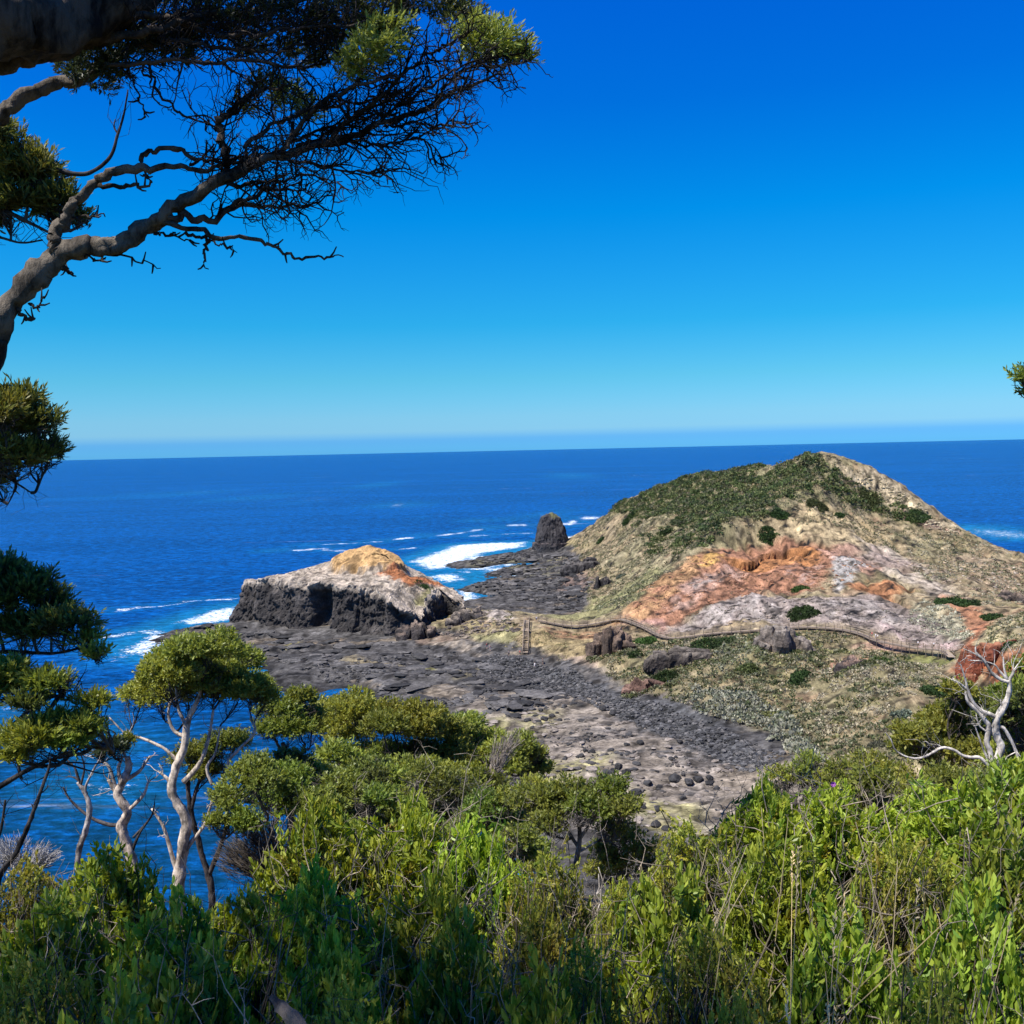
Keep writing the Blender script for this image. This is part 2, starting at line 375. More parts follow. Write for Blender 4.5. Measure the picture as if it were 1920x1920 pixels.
# smooth base on a coarse grid, then refined bilinearly
cx = np.arange(-152, 266, 2.0); cy = np.arange(108, 724, 2.0)
CX, CY = np.meshgrid(cx, cy); CZ = zf(CX, CY)
def bil(gxx, gyy, Z, x, y):
    x = np.asarray(x, float); y = np.asarray(y, float)
    i = np.clip(np.searchsorted(gxx, x) - 1, 0, len(gxx) - 2); j = np.clip(np.searchsorted(gyy, y) - 1, 0, len(gyy) - 2)
    u = np.clip((x - gxx[i]) / (gxx[i + 1] - gxx[i]), 0, 1); v = np.clip((y - gyy[j]) / (gyy[j + 1] - gyy[j]), 0, 1)
    return Z[j, i] * (1 - u) * (1 - v) + Z[j, i + 1] * u * (1 - v) + Z[j + 1, i] * (1 - u) * v + Z[j + 1, i + 1] * u * v
base_z = lambda x, y: bil(cx, cy, CZ, x, y)
def raycast(px, py, zfun=None, y0=130, y1=715, near=True):
    zfun = zfun or base_z
    Ys = np.arange(y0, y1, .4); d = ray(px, py); P = EYE + d * (Ys / d[1])[:, None]
    g = P[:, 2] - zfun(P[:, 0], P[:, 1])
    hit = np.where(g < 0)[0]
    return P[hit[0]] if len(hit) else P[np.argmin(g)]
def px2w(poly, **k): return np.array([raycast(a, b, **k)[:2] for a, b in poly])
def sdist(poly, x, y):
    """signed distance to a polygon in plan, positive inside"""
    n = len(poly); best = np.full(np.shape(x), 1e9); ins = np.zeros(np.shape(x), bool)
    for i in range(n):
        ax, ay = poly[i]; bx, by = poly[(i + 1) % n]
        dx, dy = bx - ax, by - ay
        t = np.clip(((x - ax) * dx + (y - ay) * dy) / (dx * dx + dy * dy + 1e-9), 0, 1)
        best = np.minimum(best, np.hypot(x - ax - t * dx, y - ay - t * dy))
        c = ((ay > y) != (by > y)); ins ^= c & (x < (bx - ax) * (y - ay) / (by - ay + 1e-12) + ax)
    return np.where(ins, best, -best)
def ldist(line, x, y):
    best = np.full(np.shape(x), 1e9)
    for i in range(len(line) - 1):
        ax, ay = line[i]; bx, by = line[i + 1]; dx, dy = bx - ax, by - ay
        t = np.clip(((x - ax) * dx + (y - ay) * dy) / (dx * dx + dy * dy + 1e-9), 0, 1)
        best = np.minimum(best, np.hypot(x - ax - t * dx, y - ay - t * dy))
    return best
GX, GY = np.meshgrid(gx, gy)
GB = base_z(GX, GY)
GZ = GB.copy()
pathw = np.array([at(*q) for q in PATH])
pd = ldist(pathw[:, :2], GX, GY); pathk = sst(1.5, 8, pd)
hillk = sst(4.5, 9, GB)
# rills and lumps on the hill, ledges on the shore
wx = GX + 4 * fbm(GX / 15, GY / 15, seed=3); wy = GY + 4 * fbm(GX / 15, GY / 15, seed=4)
gul = ridged(wx / 11 + wy / 40, wy / 34, o=3, seed=13)
GZ -= hillk * pathk * 1.9 * sst(.35, .95, gul) * sst(8, 16, GB)
GZ += hillk * pathk * (1.6 * fbm(wx / 22, wy / 22, o=4, seed=1) + .9 * ridged(wx / 9, wy / 14, o=3, seed=2) - .5 + .45 * ridged(wx / 2.6, wy / 9, o=3, seed=12) + .55 * fbm(GX / 3.0, GY / 7, o=3, seed=5) + .35 * fbm(GX / 2.2, GY / 2.6, o=2, seed=15))
shore = (1 - hillk) * sst(-2.5, .5, GB)
led = fbm(wx / 26, wy / 9, o=4, seed=7)
terr = np.floor(led * 9 + .5) / 9
GZ += shore * (1.5 * (terr * .8 + led * .2) + .7 * ridged(wx / 8, wy / 2.6, o=3, seed=8) - .35 + .4 * fbm(GX / 1.7, GY / 1.4, o=2, seed=9))
# the crumbling scarp of orange clay and the red cutting at the right
SHIFT = np.zeros(GX.shape)
def scarp(line_px, hgt, run, seed):
    global GZ
    l = px2w(line_px); d = ldist(l, GX, GY)
    # side: downhill towards the camera of the line
    yl = np.interp(GX, l[:, 0], l[:, 1]) if l[0, 0] < l[-1, 0] else np.interp(GX, l[::-1, 0], l[::-1, 1])
    s = GY - yl + 3.0 * fbm(GX / 13, GY / 60, o=2, seed=seed) + .5 * fbm(GX / 3, GY / 5, o=2, seed=seed + 1)
    ex = sst(0, 7, GX - l[:, 0].min()) * sst(0, 7, l[:, 0].max() - GX)
    GZ += ex * np.where(s < 0, -hgt * np.exp(s / run) * sst(0., -1.1, s), 0); SHIFT[:] += ex * 2.0 * np.where(s >= -.6, np.exp(-np.maximum(s, 0) / 3.5), 0)
scarp([(1345,1042),(1395,1056),(1430,1042),(1470,1032),(1540,1038)], 3.4, 8, 31)
scarp([(1805,1222),(1845,1222),(1900,1228),(1950,1240)], 4.0, 8, 32)
terrain_z = lambda x, y: bil(gx, gy, GZ, x, y)

# ------------------------------------------------------------------ colour regions, drawn on the map of the place
TC = np.zeros(GX.shape + (3,))
def lay(c): TC[:] = c
def put(mask, c):
    global TC
    m = np.clip(mask, 0, 1)[..., None]; TC = TC * (1 - m) + np.array(c) * m
jx = GX + 4.6 * fbm(GX / 9, GY / 9, o=4, seed=21) + .8 * fbm(GX / 1.7, GY / 1.7, o=2, seed=23)
jy = GY + 6.5 * fbm(GX / 9, GY / 9, o=4, seed=22) + 1.0 * fbm(GX / 1.7, GY / 1.7, o=2, seed=24)
def paint(poly_px, c, soft=1.6, k=1.0, speck=0.0, sc=3.0, seed=40):
    w = px2w(poly_px); lo, hi = w.min(0) - 14, w.max(0) + 14
    i0, i1 = np.searchsorted(gx, [lo[0], hi[0]]); j0, j1 = np.searchsorted(gy, [lo[1], hi[1]])
    sl = np.s_[j0:j1, i0:i1]
    m = sst(-soft, soft, sdist(w, jx[sl], jy[sl])) * k
    if speck: m = m * sst(speck - .25, speck + .25, .5 + .75 * fbm(GX[sl] / sc, GY[sl] / sc, o=4, seed=seed))
    m = np.clip(m, 0, 1)[..., None]
    TC[sl] = TC[sl] * (1 - m) + np.array(c) * m
tan = (.315, .24, .138); cream = (.44, .355, .22); olive = (.20, .185, .07); basalt = (.095, .089, .083)
lay(tan)
n1 = fbm(GX / 14, GY / 14, o=5, seed=50); n2 = fbm(GX / 4, GY / 4, o=4, seed=51); n3 = fbm(GX / 2, GY / 2, o=3, seed=52)
put(sst(.0, .35, n1) * .6, (.27, .23, .11)); put(sst(.1, .4, n2) * .55, cream); put(sst(.12, .4, n3) * .45, (.14, .13, .06)); put(sst(.25, .5, -n2) * .5, (.33, .2, .12))
orange = (.44, .20, .08); rust = (.36, .175, .10); pinkc = (.40, .26, .195); white = (.33, .295, .255); lilac = (.33, .265, .225); grey = (.31, .275, .24)
SCR0 = [(1135,962),(1165,942),(1200,922),(1280,892),(1370,880),(1480,864),(1545,854),(1580,880),(1610,905),(1660,925),(1720,958),(1742,988),(1700,985),(1640,962),(1560,940),(1500,945),(1450,965),(1400,985),(1360,1012),(1320,1015),(1290,985),(1225,975)]
paint(SCR0, (.17, .165, .08), 4, .7, .3, 6)
paint([(1180,985),(1300,985),(1340,1020),(1260,1075),(1160,1140),(1120,1120),(1130,1050)], (.24, .22, .12), 4, .6, .4, 5)
paint([(1640,985),(1740,1000),(1900,1060),(1920,1100),(1800,1075),(1700,1030)], (.25, .23, .12), 4, .6, .42, 6)
# upper face: cream grass and pale earth
paint([(1380,1000),(1450,965),(1530,950),(1640,985),(1700,1040),(1600,1030),(1500,1005)], (.47, .36, .2), 4, .8)
paint([(1560,870),(1640,885),(1720,940),(1800,990),(1760,985),(1680,950),(1600,905)], (.55, .44, .28), 3, .85)
paint([(1700,945),(1800,1000),(1780,1000),(1690,960)], (.33, .2, .16), 2, .8)
# orange and red clay
paint([(1165,1150),(1215,1105),(1290,1050),(1340,1025),(1400,1030),(1470,1010),(1540,1020),(1600,1035),(1660,1060),(1640,1075),(1560,1065),(1530,1100),(1440,1110),(1390,1120),(1300,1160),(1240,1185)], rust, 2.5, .95)
paint([(1165,1150),(1215,1105),(1290,1050),(1340,1025),(1360,1045),(1300,1085),(1250,1120),(1200,1155)], (.47, .28, .13), 2.5, .8, .3)
paint([(1345,1040),(1400,1052),(1440,1040),(1490,1030),(1545,1036),(1510,1056),(1470,1062),(1400,1066)], orange, 1.5, 1)
paint([(1310,1048),(1335,1030),(1360,1035),(1345,1058),(1320,1060)], (.52, .31, .09), 1.5, .8, .3)
paint([(1255,1120),(1310,1080),(1370,1062),(1390,1075),(1340,1105),(1280,1140),(1245,1145)], pinkc, 2, .9, .3)
paint([(1300,1095),(1325,1080),(1350,1085),(1320,1105)], white, 1.2, .8, .35, 2)
paint([(1470,1075),(1500,1055),(1530,1050),(1530,1085),(1490,1095)], (.44, .33, .27), 1.5, .6, .5, 2.2)
paint([(1540,1030),(1600,1030),(1660,1050),(1640,1080),(1580,1060)], (.48, .30, .22), 3, .7)
# white clay gully and the pale badland under it
paint([(1556,1060),(1570,1042),(1600,1045),(1620,1058),(1605,1075),(1602,1100),(1585,1112),(1570,1090)], (.37,.345,.31), 1.2, .95, .22, 2)
paint([(1600,1050),(1635,1056),(1625,1064),(1600,1062)], white, 1., .8)
paint([(1345,1140),(1400,1115),(1450,1118),(1560,1118),(1640,1110),(1760,1160),(1810,1195),(1800,1212),(1700,1205),(1620,1180),(1520,1168),(1400,1172),(1270,1188),(1240,1190),(1290,1160)], lilac, 2.5, .95)
paint([(1345,1140),(1400,1115),(1450,1120),(1480,1140),(1460,1168),(1340,1180),(1270,1186)], (.42, .365, .315), 2, .7, .4, 2.5)
paint([(1540,1125),(1640,1125),(1730,1165),(1700,1180),(1600,1165),(1530,1160)], grey, 3, .7, .35, 4)
paint([(1640,1170),(1800,1200),(1800,1212),(1700,1203)], (.53, .38, .35), 2, .8)
paint([(1600,1100),(1640,1088),(1690,1098),(1670,1118),(1620,1112)], (.45, .2, .09), 1.6, .9)
paint([(1170,1160),(1230,1160),(1255,1190),(1215,1180)], (.52, .30, .24), 1.5, .9)
paint([(1290,1155),(1340,1135),(1350,1150),(1300,1168)], (.22, .19, .09), 1.5, .6, .4)
# right side
paint([(1600,1000),(1700,1030),(1780,1090),(1830,1130),(1790,1140),(1700,1085),(1640,1060)], (.44, .37, .30), 4, .7, .35, 4)
paint([(1640,1020),(1720,1060),(1700,1070),(1640,1045)], (.33, .24, .21), 2, .6)
paint([(1760,1110),(1800,1120),(1860,1160),(1850,1185),(1810,1175)], (.42, .19, .10), 2, .85)
paint([(1760,1020),(1920,1060),(1920,1110),(1840,1090)], (.42, .30, .2), 5, .6)
paint([(1700,1125),(1760,1130),(1830,1185),(1800,1195),(1740,1160)], (.45, .42, .28), 2, .75, .35)
paint([(1850,1165),(1835,1195),(1805,1225),(1850,1225),(1925,1240),(1925,1252),(1810,1258),(1800,1230),(1825,1185),(1845,1160)], (.42, .16, .08), 1.5, 1)
paint([(1850,1180),(1925,1150),(1925,1225),(1850,1222)], (.44, .37, .2), 2, .9, .25)
paint([(1820,1250),(1925,1262),(1925,1280),(1830,1270)], (.45, .16, .07), 1, 1)
# yellow-green spurs at the neck
paint([(1010,1158),(1060,1150),(1110,1125),(1230,1060),(1250,1065),(1180,1125),(1140,1152),(1060,1160)], (.25, .24, .105), 2, .75)
paint([(880,1190),(950,1180),(975,1190),(970,1222),(900,1215)], (.25, .235, .11), 1.5, .8)
paint([(990,1185),(1100,1180),(1140,1190),(1120,1235),(1060,1230),(1000,1225)], (.31, .235, .115), 1.5, .8)
paint([(1005,1175),(1130,1178),(1180,1172),(1140,1195),(1040,1192)], (.32, .17, .09), 1.5, .8, .3)
paint([(990,1225),(1080,1232),(1140,1258),(1130,1270),(1060,1245)], (.46, .34, .25), 1.5, .8)
paint([(885,1150),(930,1140),(985,1158),(960,1168),(900,1160)], (.40,.34,.29), 1.2, .9, .25, 2)
paint([(1150,1295),(1200,1285),(1270,1310),(1250,1322),(1190,1312)], (.22, .12, .08), 1.5, .9)
paint([(1190,1195),(1340,1195),(1560,1190),(1640,1212),(1780,1245),(1925,1295),(1925,1440),(1600,1470),(1500,1425),(1400,1378),(1300,1336),(1180,1295),(1120,1262)], (.215, .19, .095), 3, .75, .38, 5)
# olive and rust streaks on the cove slope
paint([(1640,1230),(1740,1222),(1780,1235),(1700,1260),(1640,1262)], (.19, .20, .06), 2, .85, .25)
paint([(1640,1195),(1720,1215),(1690,1222),(1600,1215)], (.45, .27, .2), 1.5, .7)
paint([(1540,1250),(1600,1225),(1640,1225),(1590,1265),(1540,1275)], (.36, .19, .13), 2, .8, .3)
paint([(1280,1280),(1350,1290),(1450,1330),(1500,1400),(1400,1370),(1300,1325)], (.30, .26, .15), 3, .7)
# shore
sh = 1 - sst(4.2, 5.6, GB + .9 * n2 + .5 * n1)
put(sh, basalt)
sn = fbm(wx / 20, wy / 7, o=5, seed=61); sn2 = fbm(wx / 6, wy / 3, o=4, seed=62)
put(sh * sst(.05, .4, sn2) * .7, (.15, .14, .13))
put(sh * sst(.22, .4, sn + .25 * sn2) * .75, (.24, .19, .13))
paint([(830,1290),(960,1300),(1060,1290),(1130,1290),(1300,1360),(1420,1450),(1330,1560),(1120,1560),(960,1440),(880,1350)], (.31, .26, .205), 3, .95, .2, 5)
paint([(900,1350),(1000,1330),(1060,1330),(960,1400)], (.36, .32, .15), 3, .85, .3, 4)
paint([(1020,1410),(1150,1415),(1120,1440),(1050,1500),(1000,1490)], (.38, .34, .16), 2.5, .9, .15, 4)
paint([(1180,1480),(1300,1510),(1330,1560),(1190,1560)], (.38, .34, .16), 2.5, .9, .2, 4)
paint([(1280,1400),(1390,1440),(1330,1480),(1230,1440)], (.39, .335, .275), 2.5, .8, .3, 3)
paint([(560,1205),(650,1195),(640,1210),(560,1215)], (.30, .23, .15), 1.5, .8, .35, 2)
paint([(520,1213),(560,1205),(570,1212),(530,1222)], (.26, .23, .08), 1, .9)
paint([(640,1235),(740,1245),(740,1255),(650,1245)], (.33, .27, .16), 1.5, .85, .3, 3)
paint([(770,1250),(820,1252),(815,1260),(775,1258)], (.27, .25, .09), 1, .9)
paint([(850,1255),(910,1258),(905,1272),(855,1272)], (.28, .24, .14), 1.5, .8, .3)
paint([(800,1200),(880,1210),(960,1235),(1080,1262),(1140,1290),(1110,1300),(1040,1262),(900,1228),(800,1212)], (.40, .33, .25), 1.2, .8, .25, 2)
paint([(740,1195),(850,1185),(880,1200),(800,1210)], (.24, .17, .12), 1.5, .8, .3)
paint([(880,1050),(1060,1040),(1060,1080),(900,1085)], (.17, .155, .09), 3, .7, .45, 5)
paint([(1040,1075),(1110,1070),(1120,1110),(1060,1110)], (.25, .17, .13), 2, .7, .3, 3)
# darker wave-washed rim
put(sh * (1 - sst(.2, 1.1, GZ)) * .8, (.022, .022, .023))
# boulder bands
paint([(1130,1340),(1180,1335),(1250,1375),(1380,1445),(1330,1455),(1220,1400)], (.075, .074, .076), 2, .6, .35, 3)
BAND = [(930,1228),(1000,1240),(1080,1262),(1150,1298),(1250,1322),(1330,1350),(1400,1385),(1475,1422),(1450,1440),(1400,1452),(1330,1420),(1250,1382),(1180,1352),(1130,1325),(1060,1300),(960,1280),(880,1250)]
paint(BAND, (.10, .099, .098), 1.5, 1)
paint([(1380,1445),(1475,1420),(1530,1450),(1480,1560),(1330,1560)], (.34, .28, .21), 2.5, .9, .2, 4)
# fine mottling: stones, clods, small dark plants and painted specks of shadow
sp1 = vnoise(GX / 1.25, GY / 1.6, seed=91) + .5 * vnoise(GX / .8, GY / .9, seed=92); sp2 = vnoise(GX / 2.6 + 9, GY / 3.4, seed=93) + .5 * vnoise(GX / 1.1, GY / 1.2, seed=94)
lin_ = ridged(wx / 7, wy / 3.2, o=3, seed=95); lin2 = ridged(wx / 4.5 + wy / 9, wy / 11, o=3, seed=96)
TC *= (1 - .72 * sst(.36, .62, sp1) - .6 * sst(.40, .7, sp2) * hillk + .45 * sst(.4, .8, -sp1) + .25 * sst(.4, .8, -sp2))[..., None]
TC *= (1 - .55 * (1 - hillk) * sst(.35, .75, lin_) - .38 * hillk * sst(.45, .8, lin2))[..., None]
TC *= (1 - .30 * hillk * sst(.45, .9, gul) * sst(8, 16, GB))[..., None]
TC = np.clip(TC, .015, .8)
def grid_faces(ny, nx): 
    i = np.arange(ny - 1)[:, None] * nx + np.arange(nx - 1)[None]
    return np.stack([i, i + 1, i + nx + 1, i + nx], -1)
fa = grid_faces(len(gy), len(gx))
zc = np.maximum.reduce([GZ[:-1, :-1], GZ[1:, :-1], GZ[:-1, 1:], GZ[1:, 1:]])
bc = GB[:-1, :-1]
Vt = np.stack([GX, GY - SHIFT, GZ], -1).reshape(-1, 3); Ct = TC.reshape(-1, 3)
def sub_mesh(name, mask, mat):
    f = fa[mask]; u, inv = np.unique(f.ravel(), return_inverse=True)
    mb = MB(); mb.add(Vt[u], inv.reshape(-1, 4), Ct[u]); o = mb.build(name, mat, smooth=True); tag(o, kind='structure'); return o
isshore = bc < 4.4
sub_mesh('rock_platform', isshore & (zc > -2.2), M['shore'])
sub_mesh('headland', ~isshore, M['ground'])

# ================================================================== near hillside below the lookout
hx = np.concatenate([np.arange(-70, -14, 1.4), np.arange(-14, 14, .35), np.arange(14, 100, 1.4)])
hy = np.concatenate([np.arange(-30, -2, 1.0), np.arange(-2, 16, .35), np.arange(16, 128, 1.2)])
HX, HY = np.meshgrid(hx, hy)
def hill_z(x, y, rough=True):
    x = np.asarray(x, float); y = np.asarray(y, float)
    z = np.interp(y, [-30, -3, .8, 2.5, 5, 8, 12, 20, 40, 80, 118, 130], [58.6, 58.3, 58.2, 57.65, 56.95, 55.9, 54.2, 50.6, 41.8, 20.5, 4.0, .5])
    z = z - sst(-2, -30, x) * sst(4, 60, y) * 7 + sst(2, 7, x) * sst(4, 10, y) * .45 + sst(6, 40, x) * sst(6, 30, y) * 5.0 - sst(8, 2, x) * sst(85, 125, y) * 5
    if rough: z = z + sst(4, 30, y) * (.8 * fbm(x / 7, y / 7, seed=71) + .25 * fbm(x / 1.8, y / 1.8, seed=72)) + .06 * fbm(x / .5, y / .5, seed=73)
    return z
HZ = hill_z(HX, HY)
hn = fbm(HX / 3, HY / 3, o=4, seed=75)[..., None]
HC = np.array([.12, .085, .05]) * (1 - sst(-.2, .4, hn)) + np.array([.10, .10, .04]) * sst(-.2, .4, hn)
mb = MB(); mb.add(np.stack([HX, HY, HZ], -1), grid_faces(len(hy), len(hx)).reshape(-1, 4), HC.reshape(-1, 3))
tag(mb.build('hillside', M['near'], smooth=True), kind='structure')

# ================================================================== sea
def axis(a, b, st, far, g=1.28, lo=None):
    r = list(np.arange(a, b, st)); s = st; x = r[-1]
    while x < far: s *= g; x += s; r.append(x)
    s = st; x = r[0]; q = []
    lim = -far if lo is None else lo
    while x > lim: s *= g; x -= s; q.append(x)
    return np.array(q[::-1] + r)
sx_ = axis(-175, 150, 1.5, 140000); sy_ = axis(128, 720, 1.5, 140000, lo=-300)
SX, SY = np.meshgrid(sx_, sy_)
foam = np.zeros(SX.shape); teal = np.zeros(SX.shape)
inside = (SX > -148) & (SX < 258) & (SY > 114) & (SY < 716)
tz = np.where(inside, bil(gx, gy, GZ, SX, SY), -9)
fj = 3.0 * fbm(SX / 7, SY / 7, o=3, seed=81)
foam = np.maximum(foam, .62 * sst(-2.6, .1, tz + .35 * fj) * sst(-.45, .35, fbm(SX / 14, SY / 14, o=3, seed=82)) * sst(235, 285, SY))
foam = np.maximum(foam, .30 * sst(-1.6, .1, tz + .2 * fj) * (1 - sst(235, 285, SY)))
teal = np.maximum(teal, sst(-4.6, -.5, tz) * (.25 + .75 * sst(250, 300, SY)))
def spx(poly): return np.array([atz(a, b, 0)[:2] for a, b in poly])
def foam_poly(poly, k, soft=3.0, tk=1.0):
    global foam, teal
    d = sdist(spx(poly), SX + fj, SY + fj * 1.6)
    foam = np.maximum(foam, k * sst(-soft, soft, d)); teal = np.maximum(teal, tk * sst(-22, 4, d))
def foam_line(line, k, w, tk=.35):
    global foam, teal
    d = ldist(spx(line), SX + fj * .5, SY + fj * 2.2 + 5 * fbm(SX / 22, SY / 22, o=2, seed=88) * (SY / 500))
    k = k * (.35 + .75 * sst(-.35, .25, fbm(SX / 15, SY / 15, o=3, seed=int(w * 10) + 87)))
    foam = np.maximum(foam, k * (1 - sst(w * .2, w * 1.5, d))); teal = np.maximum(teal, tk * (1 - sst(0, w * 5, d)))
foam_poly([(765,1052),(815,1035),(850,1022),(900,1018),(990,1016),(985,1026),(915,1036),(880,1050),(860,1062),(800,1070)], 0.66, 8.8)
foam_poly([(800,1080),(850,1074),(880,1086),(835,1094)], 0.63, 6.6000000000000005)
foam_poly([(855,1108),(880,1098),(900,1120),(895,1148),(860,1145)], 0.63, 4.4)
foam_poly([(900,1066),(960,1060),(980,1072),(900,1078)], 0.49, 6.6000000000000005)
foam_poly([(335,1165),(390,1146),(448,1134),(445,1160),(400,1168),(350,1172)], 0.65, 5.5)
foam_poly([(235,1222),(275,1182),(300,1178),(320,1200),(290,1232),(250,1228)], 0.61, 4.4)
foam_poly([(1760,985),(1850,993),(1940,998),(1940,1012),(1850,1005)], 0.46, 13.200000000000001)
foam_line([(225,1142),(300,1136),(350,1128),(440,1121)], 0.53, 3.3000000000000003)
foam_line([(200,1192),(250,1187),(300,1176)], 0.43, 3.0); foam_line([(215,1238),(260,1210),(290,1190)], 0.36, 4.5)
foam_line([(510,1032),(600,1030),(640,1033)], 0.52, 4.800000000000001); foam_line([(585,1022),(680,1018),(760,1010),(820,1004),(870,998),(910,990)], 0.58, 6.0); foam_line([(690,1034),(770,1028)], 0.53, 4.5)
foam_line([(800,1003),(850,1001)], 0.50, 6.0); foam_line([(925,988),(985,984)], 0.54, 6.0); foam_line([(758,968),(792,969)], 0.52, 6.0); foam_line([(900,975),(1000,970),(1060,960)], 0.36, 7.5)
foam_line([(1050,985),(1085,977),(1125,968)], 0.63, 9.0); foam_line([(1060,1015),(1075,1005)], 0.65, 7.5); foam_line([(890,1005),(990,1000)], 0.43, 6.0)
foam_line([(180,922),(290,928),(400,927),(480,934),(560,940)], 0.42, 10.5); foam_line([(620,905),(760,912)], 0.36, 12.0); foam_line([(700,945),(800,950)], 0.36, 9.0)
foam_line([(1000,890),(1090,893)], 0.36, 18.0); foam_line([(200,1400),(140,1360)], 0.36, 4.5); foam_line([(160,1470),(220,1480)], 0.32, 4.5); foam_line([(0,1330),(60,1340)], 0.36, 6.0)  # the last three are pale patches on the near bay
sw = .18 * fbm(SX / 16, SY / 7, o=3, seed=85) * (SY < 900) + .5 * foam * fbm(SX / 4, SY / 4, o=2, seed=86) * (SY < 900)
mb = MB(); mb.add(np.stack([SX, SY, sw], -1), grid_faces(len(sy_), len(sx_)).reshape(-1, 4), np.stack([foam, teal, sst(330, 150, SY) * (SY > 0)], -1).reshape(-1, 3))
m, N, L, out = nodes('sea_water')
a = N('ShaderNodeAttribute', _attribute_name='Col'); sep = N('ShaderNodeSeparateColor'); L(a.outputs['Color'], sep.inputs[0])
g = N('ShaderNodeNewGeometry')
def noise(sc, stretch=(1, 1, 1), det=3.0, rot=0.0, ro=.5):
    mp = N('ShaderNodeMapping'); mp.inputs['Scale'].default_value = stretch; mp.inputs['Rotation'].default_value = (0, 0, rot); L(g.outputs['Position'], mp.inputs['Vector'])
    n = N('ShaderNodeTexNoise', Scale=sc, Detail=det, Roughness=ro); L(mp.outputs[0], n.inputs['Vector']); return n
def math2(op, x, y, clamp=False):
    q = N('ShaderNodeMath', _operation=op, _use_clamp=clamp)
    for k, v in ((0, x), (1, y)):
        if isinstance(v, (int, float)): q.inputs[k].default_value = v
        else: L(v, q.inputs[k])
    return q.outputs[0]
def mapr(v, a0, a1, b0=0., b1=1.):
    q = N('ShaderNodeMapRange', **{'From Min': a0, 'From Max': a1, 'To Min': b0, 'To Max': b1}); q.interpolation_type = 'SMOOTHSTEP'; L(v, q.inputs['Value']); return q.outputs[0]
def mixc(f, x, y):
    q = N('ShaderNodeMix', _data_type='RGBA')
    L(f, q.inputs['Factor'])
    for k, v in (('A', x), ('B', y)):
        if isinstance(v, tuple): q.inputs[k].default_value = (*v, 1)
        else: L(v, q.inputs[k])
    return q.outputs['Result']
w1 = noise(.16, (1, 2.2, 1), 4.0, .25, .6); w2 = noise(.55, (1, 1.8, 1), 4.0, -.1, .6); w3 = noise(.018, (1, 2.5, 1), 4.0, .1); w4 = noise(.0016, (1, 4, 1), 4.0, .05)
big = math2('ADD', math2('MULTIPLY', w3.outputs['Fac'], .5), math2('MULTIPLY', w4.outputs['Fac'], .5))
deep = mixc(mapr(big, .43, .57), SEA_A, SEA_B)
chop = math2('ADD', math2('MULTIPLY', w1.outputs['Fac'], .6), math2('MULTIPLY', w2.outputs['Fac'], .4))
deep2 = mixc(mapr(chop, .50, .66), mixc(mapr(chop, .36, .50), SEA_D, deep), SEA_C)
deep2 = mixc(math2('MULTIPLY', sep.outputs[2], mapr(chop, .42, .62, 1., .45)), deep2, SEA_N)
colr = mixc(math2('MULTIPLY', sep.outputs[1], .7), deep2, SEA_T)
vs = N('ShaderNodeVectorMath', _operation='SCALE'); L(colr, vs.inputs[0]); L(mapr(chop, .34, .66, .6, 1.4), vs.inputs['Scale']); colr = vs.outputs[0]
fn = noise(.35, (1, 1.6, 1), 6.0, .2, .65); fn2 = noise(1.3, (1, 1.3, 1), 5.0, .0, .6)
fth = math2('ADD', sep.outputs[0], math2('MULTIPLY', math2('SUBTRACT', math2('ADD', math2('MULTIPLY', fn.outputs['Fac'], .55), math2('MULTIPLY', fn2.outputs['Fac'], .45)), .5), 2.6))
fm = mapr(fth, .40, .74)
fm = math2('MULTIPLY', fm, mapr(sep.outputs[0], .05, .3))
st = noise(.012, (.25, 3.2, 1), 5.0, .03, .62)         # wind streaks and far whitecaps
stk = math2('MULTIPLY', mapr(st.outputs['Fac'], .63, .76), mapr(noise(.10, (.5, 2.2, 1), 4.0).outputs['Fac'], .45, .65))
fm2 = math2('MAXIMUM', fm, math2('MULTIPLY', stk, .55))
base = mixc(fm2, colr, (.80, .84, .86))
p = N('ShaderNodeBsdfPrincipled'); p.inputs['IOR'].default_value = 1.05; p.inputs['Specular IOR Level'].default_value = .15
L(base, p.inputs['Base Color']); L(mapr(fm2, 0, 1, .22, .9), p.inputs['Roughness'])
hgt = math2('ADD', math2('ADD', math2('MULTIPLY', w1.outputs['Fac'], 1.6), math2('MULTIPLY', w2.outputs['Fac'], .55)), math2('MULTIPLY', w3.outputs['Fac'], 3.0))
b = N('ShaderNodeBump', Strength=1.0, Distance=1.0); L(hgt, b.inputs['Height']); L(b.outputs[0], p.inputs['Normal'])
L(p.outputs[0], out.inputs['Surface'])
tag(mb.build('sea', m, smooth=True), kind='structure')

